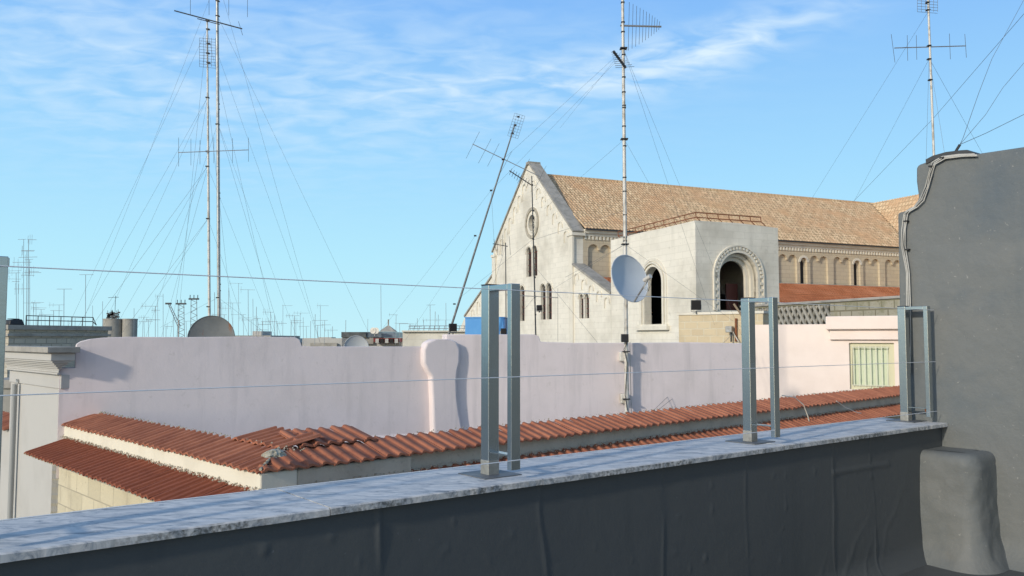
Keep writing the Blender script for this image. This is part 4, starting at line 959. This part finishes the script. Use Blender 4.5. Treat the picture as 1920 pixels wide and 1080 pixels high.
# M6 big white mast on the pink wall
Yz = WR.P(*WR.hit(1175, 700, v=-.22)).y
m6 = mast(1175.5, 778, 1167, -40, Yz, .058, .036, MASTL, 'tall pale taped mast with two log-periodic aerials, rising in front of the pink wall', zb=ZF)
clamps(m6, Yz, [(1167.5, 5), (1168, 42), (1168, 60), (1168.5, 92), (1169, 103), (1169.5, 145), (1169.5, 173), (1170, 198), (1170, 202), (1170, 237), (1170.5, 262), (1171, 274), (1171, 333), (1171, 359), (1171.5, 403), (1172, 445), (1172, 452), (1172, 459)], .046, .028)
clamps(m6, Yz, [(1170.5, 261), (1169, 91), (1172, 458), (1174, 659), (1174, 748)], .09, .025)
aerial(m6, Yz, (1163, 48), (1240, 50), [(1180 + 7.2 * k - .15 * k * k, 4 + 3.6 * k, 1178 + 7.2 * k - .15 * k * k, 95 - 3.9 * k) for k in range(11)], .024, .0055, 'log_periodic_boom')
lp2 = MB().tube([wp(1150, 96, Yz - .4), wp(1173, 127, Yz - .1)], .035, 6).build('log_periodic_boom', MASTD, m6)
for k in range(9):
    x, y = 1150 + 2.7 * k, 97 + 3.6 * k; hw_ = 4 + 1.7 * k
    MB().tube([wp(x - hw_, y + 1, Yz - .3), wp(x + hw_, y - 1, Yz - .3)], .006, 4).build('element', GUY, lp2)
MB().tube([wp(1172, 634, Yz - .03), wp(1172, 560, Yz - .03)], .018, 6).build('coax_run', CABW, m6)
b_ = wp(1171.5, 634, Yz - .12); MB().box(b_.x - .09, b_.x + .09, b_.y - .05, b_.y + .06, b_.z - .10, b_.z + .10).build('splitter_box', BLACK, m6, bevel=.01)
for (x, y) in ((1170, 668), (1172, 747)):
    b_ = wp(x, y, Yz + .05); MB().box(b_.x - .12, b_.x + .10, b_.y - .04, b_.y + .16, b_.z - .13, b_.z + .12).build('wall_bracket', MASTL, m6, bevel=.03)
MB().tube([wp(1181, 642, Yz + .1), wp(1182, 700, Yz + .1), wp(1184, 778, Yz + .1)], .009, 5).build('coax_run', CABW, m6)
MB().tube([wp(1176, 642, Yz - .08), wp(1170, 655, Yz - .08), wp(1176, 680, Yz - .08), wp(1172, 740, Yz - .08), wp(1176, 770, Yz - .08)], .009, 5).build('coax_run', BLACK, m6)
for (xt, yt, xb, yb, Yb) in ((1170, 262, 1020, 392, 24), (1171, 262, 1260, 420, 30), (1169, 92, 1340, 610, 30), (1169, 92, 1395, 640, 28), (1169, 92, 1050, 240, 30), (1172, 458, 1040, 540, 26), (1172, 458, 1400, 620, 27), (1172, 458, 1060, 520, 22)):
    wire(m6, G(xt, yt, Yz), G(xb, yb, Yb))
for (xa, ya, xb, yb) in ((1395, 640, 1230, 772), (1375, 625, 1225, 770)):
    wire(m6, G(xa, ya, 26.5), G(xb, yb, 20.5), .006)
# M7 right
Y7 = 19.0
m7 = mast(1751, 292, 1739, -30, Y7, .028, .024, MASTL, 'pale mast rising behind the tall grey wall, with a wide horizontal aerial', zb=-6)
aerial(m7, Y7, (1677, 90), (1811, 86), [(1671, 64, 1678, 117), (1701, 66, 1702, 114), (1718, 66, 1719, 112), (1780, 63, 1782, 111), (1809, 64, 1812, 108)], .012, .005)
gridref(m7, Y7 - .1, 1720, -30, 1758, 22, 10, 5)
clamps(m7, Y7, [(1739, 5), (1740, 19), (1742, 86), (1742, 111), (1744, 150)], .04, .03)
for (xt, yt, xb, yb, Yb) in ((1739, 24, 1480, 440, 30), (1742, 111, 1600, 380, 30), (1742, 111, 1733, 420, 20), (1743, 111, 1773, 300, 19), (1743, 111, 1860, 320, 24)):
    wire(m7, G(xt, yt, Y7), G(xb, yb, Yb))
# loose guys fixed on the grey wall top
gy = thing('stay_wires', PF.P(*PF.hit(1790, 286, u=UW + .2)), 'knot of dark stay wires fanning up from the top of the grey wall', 'wires')
k0_ = PF.P(*PF.hit(1790, 287, u=UW + .15)); k1_ = PF.P(*PF.hit(1800, 271, u=UW + .15))
MB().tube([k0_, k0_.lerp(k1_, .5), k1_], .010, 6).build('turnbuckle', MASTD, gy)
for pts_ in (((1800, 271), (1806, 258), (1835, 175), (1860, 110), (1925, -10)), ((1800, 271), (1848, 215), (1880, 165), (1925, 112)), ((1800, 271), (1848, 250), (1925, 212)), ):
    MB().tube([k1_] + [wp(x, y, k1_.y + .25 * (i + 1)) for i, (x, y) in enumerate(pts_[1:])], .0021, 4).build('stay', GUY, gy)
lw_ = MB().tube([wp(1600, 378, 30), wp(1750, 222, 24), wp(1925, 20, 17)], .006, 4).build('long_stay_wire', GUY)
tag(lw_, 'long thin stay wire crossing the sky from the church roof to the upper right corner', 'wire')

# ------------------------------------------------------------------ satellite dishes
def dish(px, py, Y, rad, azf, elv, m, label, depth=.16, feed=True, name='satellite_dish', rimpx=None, pole=True):
    p = wp(px, py, Y); t = thing(name, p, label, 'satellite dish')
    a = R(azf); e = R(elv); n_ = Vector((sin(a) * cos(e), cos(a) * cos(e), sin(e))); sx = n_.cross(Vector((0, 0, 1))).normalized(); sy = sx.cross(n_)
    d_ = MB(); nr, na = 10, 48; vs = []; fs = []
    for sd_ in (0, -.012):
        for i in range(nr + 1):
            r_ = rad * i / nr
            for k in range(na):
                th = 2 * pi * k / na; q = p + (sx * cos(th) + sy * sin(th)) * r_ + n_ * (depth * (i / nr) ** 2 - depth + sd_); vs.append(tuple(q))
    o2 = (nr + 1) * na
    for i in range(nr):
        for k in range(na):
            k2 = (k + 1) % na; fs.append((i * na + k, (i + 1) * na + k, (i + 1) * na + k2, i * na + k2)); fs.append((o2 + i * na + k, o2 + i * na + k2, o2 + (i + 1) * na + k2, o2 + (i + 1) * na + k))
    for k in range(na): k2 = (k + 1) % na; fs.append((nr * na + k, o2 + nr * na + k, o2 + nr * na + k2, nr * na + k2))
    d_.add(vs, fs); d_.build('reflector', m, t, smooth=True, recalc=False)
    rp = [tuple(p + (sx * cos(2 * pi * k / 40) + sy * sin(2 * pi * k / 40)) * rad) for k in range(41)]; MB().tube(rp, .012, 5).build('rim', m, t, smooth=True)
    if feed:
        f_ = p + n_ * rad * .95 - sy * rad * .35; b_ = p - sy * rad * .98
        MB().tube([b_, f_], .022, 8).build('feed_arm', MAST, t, smooth=True)
        lb = MB().tube([f_ - n_ * .12 + sy * .02, f_ + n_ * .10 + sy * .06], .055, 10).build('receiver', MASTL, t, smooth=True)
        MB().tube([f_, f_ + Vector((.06, 0, -.12)), f_ + Vector((0, 0, -.28)), f_ + Vector((-.10, 0, -.2)), f_ + Vector((-.04, 0, -.04))], .012, 6).build('coax_loop', CABW, lb, smooth=True)
    MB().tube([p - n_ * depth, p - n_ * (depth + .25)], .05, 8).build('rear_mount', MAST, t)
    return t
dish(1181, 522, Yz - .6, .60, 143, 14, DISHW, 'large pale grey satellite dish facing right on the tall pale mast', depth=.13)
d2 = dish(396, 634, 22.0, .60, 170, 8, DISHD, 'round dark rust-stained dish behind the pink wall, below the twin masts', feed=False, depth=.1)
MB().tube([wp(396, 634, 22.2), Vector((wp(396, 634, 22.2).x, 22.2, ZR))], .04, 8).build('stand', MAST, d2)
d3 = dish(668, 652, 24.5, .36, 165, 12, mat('grey_dish_back', (.40, .42, .43), .6), 'small grey dish peeping over the pink wall before the dark house', feed=False, depth=.1)
MB().tube([wp(668, 652, 24.6), Vector((wp(668, 652, 24.6).x, wp(668, 652, 24.6).y, ZR))], .03, 8).build('stand', MAST, d3)

# ------------------------------------------------------------------ blue panel box and roofs just behind the wall
bx = thing('blue_water_tank', wp(908, 640, 27.5), 'bright blue box-shaped tank behind the pink wall at the church corner', 'tank')
a, b = wp(872, 596, 27.5), wp(944, 630, 27.5); BF = Frame((a.x, a.y, 0), 96)
MB(BF).box(0, (b.x - a.x) * 1.01, 0, 1.2, b.z - .6, a.z).build('tank_body', BLUE, bx, bevel=.02)
MB(BF).box(-.02, (b.x - a.x) * 1.01 + .02, -.02, 1.22, a.z, a.z + .03).build('tank_lid', BLUE, bx)
MB(BF).box(.1, 1.2, .1, 1.1, ZR, b.z - .6).build('tank_stand', CONC, bx)

# left stone building
sb = thing('stone_block_building', wp(110, 650, 40), 'grey-brown block building with a roof railing at far left, above the white pillar', 'building')
a, b = wp(17, 609, 35.5), wp(203, 612, 40); SF = Frame((a.x, a.y, 0), math.degrees(math.atan2(b.x - a.x, b.y - a.y))); SL = SF.Lc(b).x
MB(SF).box(0, SL, 0, 8, -11, a.z - .2).build('block_wall', STONEG, sb)
MB(SF).box(-.12, SL + .12, -.12, 8, a.z - .2, a.z).build('cornice', COPE, sb)
zb3 = wp(100, 627.5, 37.5).z; MB(SF).box(-.10, SL + .1, -.09, 7.9, zb3 - .07, zb3 + .04).build('string_course', COPE, sb)
rr_ = MB(SF)
for h in (.42, .22): rr_.tube([(.9, .2, a.z + h), (SL * .86, .2, a.z + h), (SL - .5, .2, a.z + .05)], .02, 5)
for k in range(7): rr_.tube([(.9 + k * (SL * .86 - .9) / 6, .2, a.z), (.9 + k * (SL * .86 - .9) / 6, .2, a.z + .44)], .02, 5)
rr_.build('roof_railing', MASTD, sb)
bk2 = thing('black_roof_tank', SF.P(.6, .6, a.z), 'black covered tank on the left corner of the block building roof', 'tank')
MB(SF).hexa([(.1, .1, a.z), (.8, .1, a.z), (.8, .7, a.z), (.1, .7, a.z), (.16, .15, a.z + .22), (.7, .15, a.z + .26), (.7, .6, a.z + .26), (.16, .6, a.z + .22)]).build('tank_body', BLACK, bk2, bevel=.04)
MB(SF).box(.25, .6, .2, .5, a.z + .25, a.z + .28).build('tank_lid', BLACK, bk2)

# silos
for k, (x0, x1, lab) in enumerate(((195, 230, 'concrete silo with a cluster of aerials on top, beside the block building'), (231, 257, 'plain concrete silo standing right of its aerial-topped twin'))):
    Ys = 170; p = wp((x0 + x1) / 2, 600, Ys); r_ = (x1 - x0) / 2 / FPX * Ys
    s_ = thing('silo', (p.x, p.y, -11), lab, 'silo', 'pair of concrete silos')
    MB().tube([(p.x, p.y, -11), (p.x, p.y, p.z)], r_, 24).build('shell', CONC, s_, smooth=True)
    MB().tube([(p.x, p.y, p.z), (p.x, p.y, p.z + .25)], r_ * 1.04, 24).build('roof_slab', COPE, s_)
    if k == 0:
        rn = random.Random(9); m = MB()
        for q in range(26):
            th = rn.uniform(0, 2 * pi); x = p.x + rn.uniform(-1, 1) * r_ * .6; z0_ = p.z + rn.uniform(0, 1.2); m.tube([(x, p.y, p.z), (x + rn.uniform(-.3, .3), p.y, z0_ + 1.0)], .05, 4)
            m.box(x - .3, x + .2, p.y - .1, p.y + .1, z0_ + .2, z0_ + .5)
        m.tube([(p.x + .3, p.y, p.z), (p.x + .3, p.y, p.z + 5)], .05, 4); m.tube([(p.x - 1.2, p.y, p.z + 4.6), (p.x + 1.0, p.y, p.z + 4.7)], .04, 4)
        m.build('aerial_cluster', MASTD, s_)

# mid distance roofs between x 560 and 870
cb_ = thing('cream_low_house', wp(605, 650, 70), 'low cream house with a grey band, right of the pink wall step', 'house')
a, b = wp(567, 634, 70), wp(641, 634, 70); MB().box(a.x, b.x, a.y, a.y + 8, -11, a.z).build('wall', WHITEW, cb_)
a2_, b2_ = wp(582, 643, 69.8), wp(632, 643, 69.8); MB().box(a2_.x, b2_.x, a2_.y - .1, a2_.y + .1, a2_.z - .6, a2_.z).build('parapet_band', COPE, cb_)
dh = thing('dark_roofed_house', wp(700, 650, 75), 'house with a dark glazed roof storey and a red balcony, in the middle distance', 'house')
Yd = 75
def bxp(x0, y0, x1, y1, Y, dp_, name, m, parent):
    a, b = wp(x0, y0, Y), wp(x1, y1, Y); return MB().box(a.x, b.x, a.y, a.y + dp_, b.z, a.z).build(name, m, parent)
bxp(641, 633, 752, 700, Yd, 9, 'wall', WHITEW, dh)
bxp(641, 632, 700, 645, Yd - .3, 6, 'grey_storey', CONC, dh)
bxp(640, 622.5, 686, 632.5, Yd - .6, 7, 'dark_storey', mat('dark_slate', (.045, .05, .055), .5, var=(1, (.09, .1, .1), .45, .6)), dh)
bxp(686, 622.5, 741, 632.5, Yd - .4, 7, 'glazed_storey', mat('blue_grey_glazing', (.17, .22, .27), .3, var=(.8, (.10, .13, .16), .45, .6)), dh)
bxp(700, 634, 752, 641, Yd - 1, 2, 'balcony', mat('dark_red_band', (.20, .03, .03), .7), dh)
for k in range(5): bxp(704 + k * 9, 635, 710 + k * 9, 643, Yd - 1.2, .3, 'window', PANE if k % 2 else WHITEW, dh)
p = wp(728, 622, Yd + 2); h_ = wp(728, 609, Yd + 2).z; r_ = 16 / FPX * Yd
py = MB(); vs = [(p.x - r_, p.y - r_, p.z), (p.x + r_, p.y - r_, p.z), (p.x + r_, p.y + r_, p.z), (p.x - r_, p.y + r_, p.z), (p.x, p.y, h_)]
py.add(vs, [(0, 1, 4), (1, 2, 4), (2, 3, 4), (3, 0, 4), (3, 2, 1, 0)]).build('pyramid_roof', COPE, dh)
MB().tube([(p.x, p.y, h_), (p.x, p.y, h_ + .5)], .07, 6).build('finial', COPE, dh)
for k, x in enumerate((703, 709)):
    q = wp(x, 620, Yd - 1); ls = thing('loudspeaker_horn', q, ('left' if k == 0 else 'right') + ' one of two small round horns on the glazed roof of the dark house', 'loudspeaker', 'pair of roof horns')
    MB().tube([q, q + Vector((-.1, -.5, 0))], .08, 12, .28).build('horn', MASTL, ls, smooth=True); MB().tube([q, q - Vector((0, 0, .5))], .05, 6).build('stem', MAST, ls)
fb = thing('railed_stone_building', wp(815, 640, 50), 'pale stone roof terrace with a railing, at the foot of the leaning mast', 'building')
bxp(755, 621, 872, 660, 50, 8, 'wall', LIME, fb); bxp(753, 619.5, 874, 622, 49.8, 8.2, 'cornice', TRIM, fb)
fr_ = MB()
for h in (611, 616): fr_.tube([wp(768, h, 50.3), wp(872, h, 50.3)], .018, 4)
for k in range(12): fr_.tube([wp(768 + k * 9.4, 610.5, 50.3), wp(766 + k * 9.4, 621, 50.3)], .018, 4)
fr_.build('roof_railing', MAST, fb)

# far city roofs hidden mostly behind the walls, carrying the far aerials
FAR = [(-60, 60, 95, 643), (60, 150, 120, 640), (262, 345, 110, 641), (345, 440, 140, 639), (436, 506, 90, 629), (505, 570, 100, 642), (560, 660, 160, 637), (740, 880, 130, 634), (150, 262, 130, 642)]
fl = ['far pale house roof at the left edge of the skyline', 'far roof behind the block building at the left', 'far roof between the silos and the twin masts', 'far roof behind the dark rusty dish', 'far flat roof just right of the dark rusty dish', 'far roof above the step of the pink wall', 'far roof behind the cream low house', 'far roof behind the leaning mast', 'far low roof behind the silos']
for (x0, x1, Y, y), lab in zip(FAR, fl):
    a, b = wp(x0, y, Y), wp(x1, y, Y); h_ = thing('distant_house', ((a.x + b.x) / 2, a.y, -11), lab, 'house', 'far rooftops of the city')
    MB().box(a.x, b.x, a.y, a.y + 12, -11, a.z - .4).build('wall', random.Random(x0).choice([WHITEW, CONC, LIME]), h_)
    MB().box(a.x - .15, b.x + .15, a.y - .15, a.y + 12.15, a.z - .4, a.z).build('roof_parapet', COPE, h_)
    MB().box(a.x + (b.x - a.x) * .3, a.x + (b.x - a.x) * .55, a.y + 3, a.y + 7, a.z, a.z + .5).build('stair_hut', WHITEW, h_)
far = [(31, 512, 3), (34, 508, 2), (44, 449, 3), (50, 470, 2), (53, 449, 4), (56, 487, 2), (62, 567, 2), (68, 568, 2), (78, 580, 1), (100, 582, 1), (110, 572, 1), (119.5, 542, 1), (160, 515, 1), (174, 573, 0), (192, 565, 0), (251, 578, 0), (267, 603, 1), (271, 595, 1), (279, 600, 1), (291, 574, 3), (296, 555, 1), (306, 551, 0), (311, 612, 1), (350, 602, 1), (403, 548, 0), (416, 568, 2), (428, 540, 0), (437, 568, 1), (447, 531, 1), (466, 543, 1), (471, 600, 1), (483, 597, 1), (492, 603, 3), (503, 596, 0), (508, 585, 1), (530, 573, 1), (552, 592, 2), (555, 605, 1), (563, 587, 1), (569, 595, 0), (582, 602, 0), (590, 589, 0), (595, 610, 1), (601, 573, 1), (608, 601, 2), (616, 619, 1), (624, 612, 0), (715, 535, 0), (742, 590, 1), (750, 606, 1), (782, 597, 0), (807, 572, 1), (815, 584, 0), (821, 590, 0), (837, 568, 0), (835, 600, 1), (648, 600, 0), (689, 598, 0), (770, 607, 2), (480, 575, 0), (420, 590, 1), (325, 590, 0), (85, 590, 1), (128, 600, 0), (140, 596, 1), (520, 606, 1), (545, 600, 0), (575, 612, 1), (515, 590, 0), (475, 560, 0), (457, 590, 2), (795, 600, 1)]
rn = random.Random(21)
for i, (x, y, nb_) in enumerate(far):
    Y = rn.uniform(60, 120) if x > 60 else 48; a, b = wp(x, 646, Y), wp(x + rn.uniform(-1.2, 1.2), y, Y); m = MB(); r_ = Y * .00021 * rn.uniform(.7, 1.3) + .004
    m.tube([a, b], r_, 4)
    Hh = (b - a).length
    for k in range(nb_):
        t_ = 1 - k * rn.uniform(.10, .18) - .0; q = a.lerp(b, max(.3, t_)); wl_ = rn.uniform(.5, 1.3) * Y / 80 * (1 if x > 60 else 1.1); off = rn.uniform(-.8, .2) * wl_
        m.tube([q + Vector((off - wl_ * .3, 0, 0)), q + Vector((off + wl_, 0, rn.uniform(-.03, .03)))], r_ * .7, 4)
        for e in range(rn.randint(0, 3)): xx = off - wl_ * .2 + wl_ * 1.1 * e / 4; hz = rn.uniform(.15, .35); m.tube([q + Vector((xx, 0, -hz)), q + Vector((xx, 0, hz))], r_ * .45, 4)
    if x < 60: lab = 'slender aerial in the tall thin cluster at the far left of the skyline'
    elif x < 270: lab = 'thin distant aerial on the skyline between the left edge and the silos'
    elif x < 475: lab = 'thin distant aerial on the skyline around the foot of the twin masts'
    elif x < 640: lab = 'thin distant aerial on the skyline above the middle of the pink wall'
    else: lab = 'thin distant aerial on the skyline between the dark roofed house and the leaning mast'
    grp = {'slender': 'cluster of aerials far left'}.get(lab.split()[0], 'distant aerials: ' + lab.split('skyline ')[-1])
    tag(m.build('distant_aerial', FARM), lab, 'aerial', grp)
# harbour lattice towers and a crane on the horizon
def lattice_tower(x, y0, y1, Y, w_, label):
    a, b = wp(x, y0, Y), wp(x, y1, Y); m = MB(); n = 14
    for s_ in (-1, 1): m.tube([a + Vector((s_ * w_, 0, 0)), b + Vector((s_ * w_ * .8, 0, 0))], .07, 4)
    for k in range(n): p, q = a.lerp(b, k / n), a.lerp(b, (k + 1) / n); s_ = 1 if k % 2 else -1; m.tube([p + Vector((s_ * w_, 0, 0)), q - Vector((s_ * w_ * .8, 0, 0))], .05, 4)
    t = thing('lattice_tower', (a.x, a.y, a.z), label, 'tower', 'harbour lattice towers'); m.build('lattice_shaft', MAST, t)
    h = MB(); h.box(b.x - w_ * 1.4, b.x + w_ * 1.4, b.y - .3, b.y + .3, b.z, b.z + .35)
    for s_ in (-1, 0, 1): h.tube([b + Vector((s_ * w_ * 1.1, 0, .3)), b + Vector((s_ * w_ * 1.1, 0, 1.1))], .09, 4)
    h.build('tower_head', MASTD, t)
lattice_tower(339.5, 645, 571, 190, .8, 'lattice tower on the horizon, left of its taller neighbour near the dark dish')
lattice_tower(363.5, 645, 562, 190, .8, 'taller lattice tower on the horizon just left of the twin masts')
ct = thing('harbour_crane', wp(335, 645, 195), 'distant crane jib slanting up to the left on the horizon', 'crane')
cm = MB(); a, b = wp(336, 612, 195), wp(317, 570, 195)
for s_ in (-.35, .35): cm.tube([a + Vector((s_, 0, 0)), b + Vector((s_ * .5, 0, 0))], .08, 4)
for k in range(9): p, q = a.lerp(b, k / 9), a.lerp(b, (k + 1) / 9); s_ = .35 if k % 2 else -.35; cm.tube([p + Vector((s_, 0, 0)), q - Vector((s_, 0, 0))], .05, 4)
cm.build('jib', MAST, ct); MB().box(b.x - .8, b.x + .5, b.y - .3, b.y + .3, b.z - .1, b.z + .3).build('jib_head', MASTD, ct); MB().tube([wp(334, 646, 195), wp(335, 600, 195)], .2, 5).build('tower', MAST, ct)
# street level blocks so that nothing floats from a sidestep
MB(TF).box(uc - 40, uc - 6, vc + 2, vc + 30, -11, -7).build('street_block', WHITEW); tag(bpy.data.objects['street_block'], 'low white house down in the street at the left', 'house')
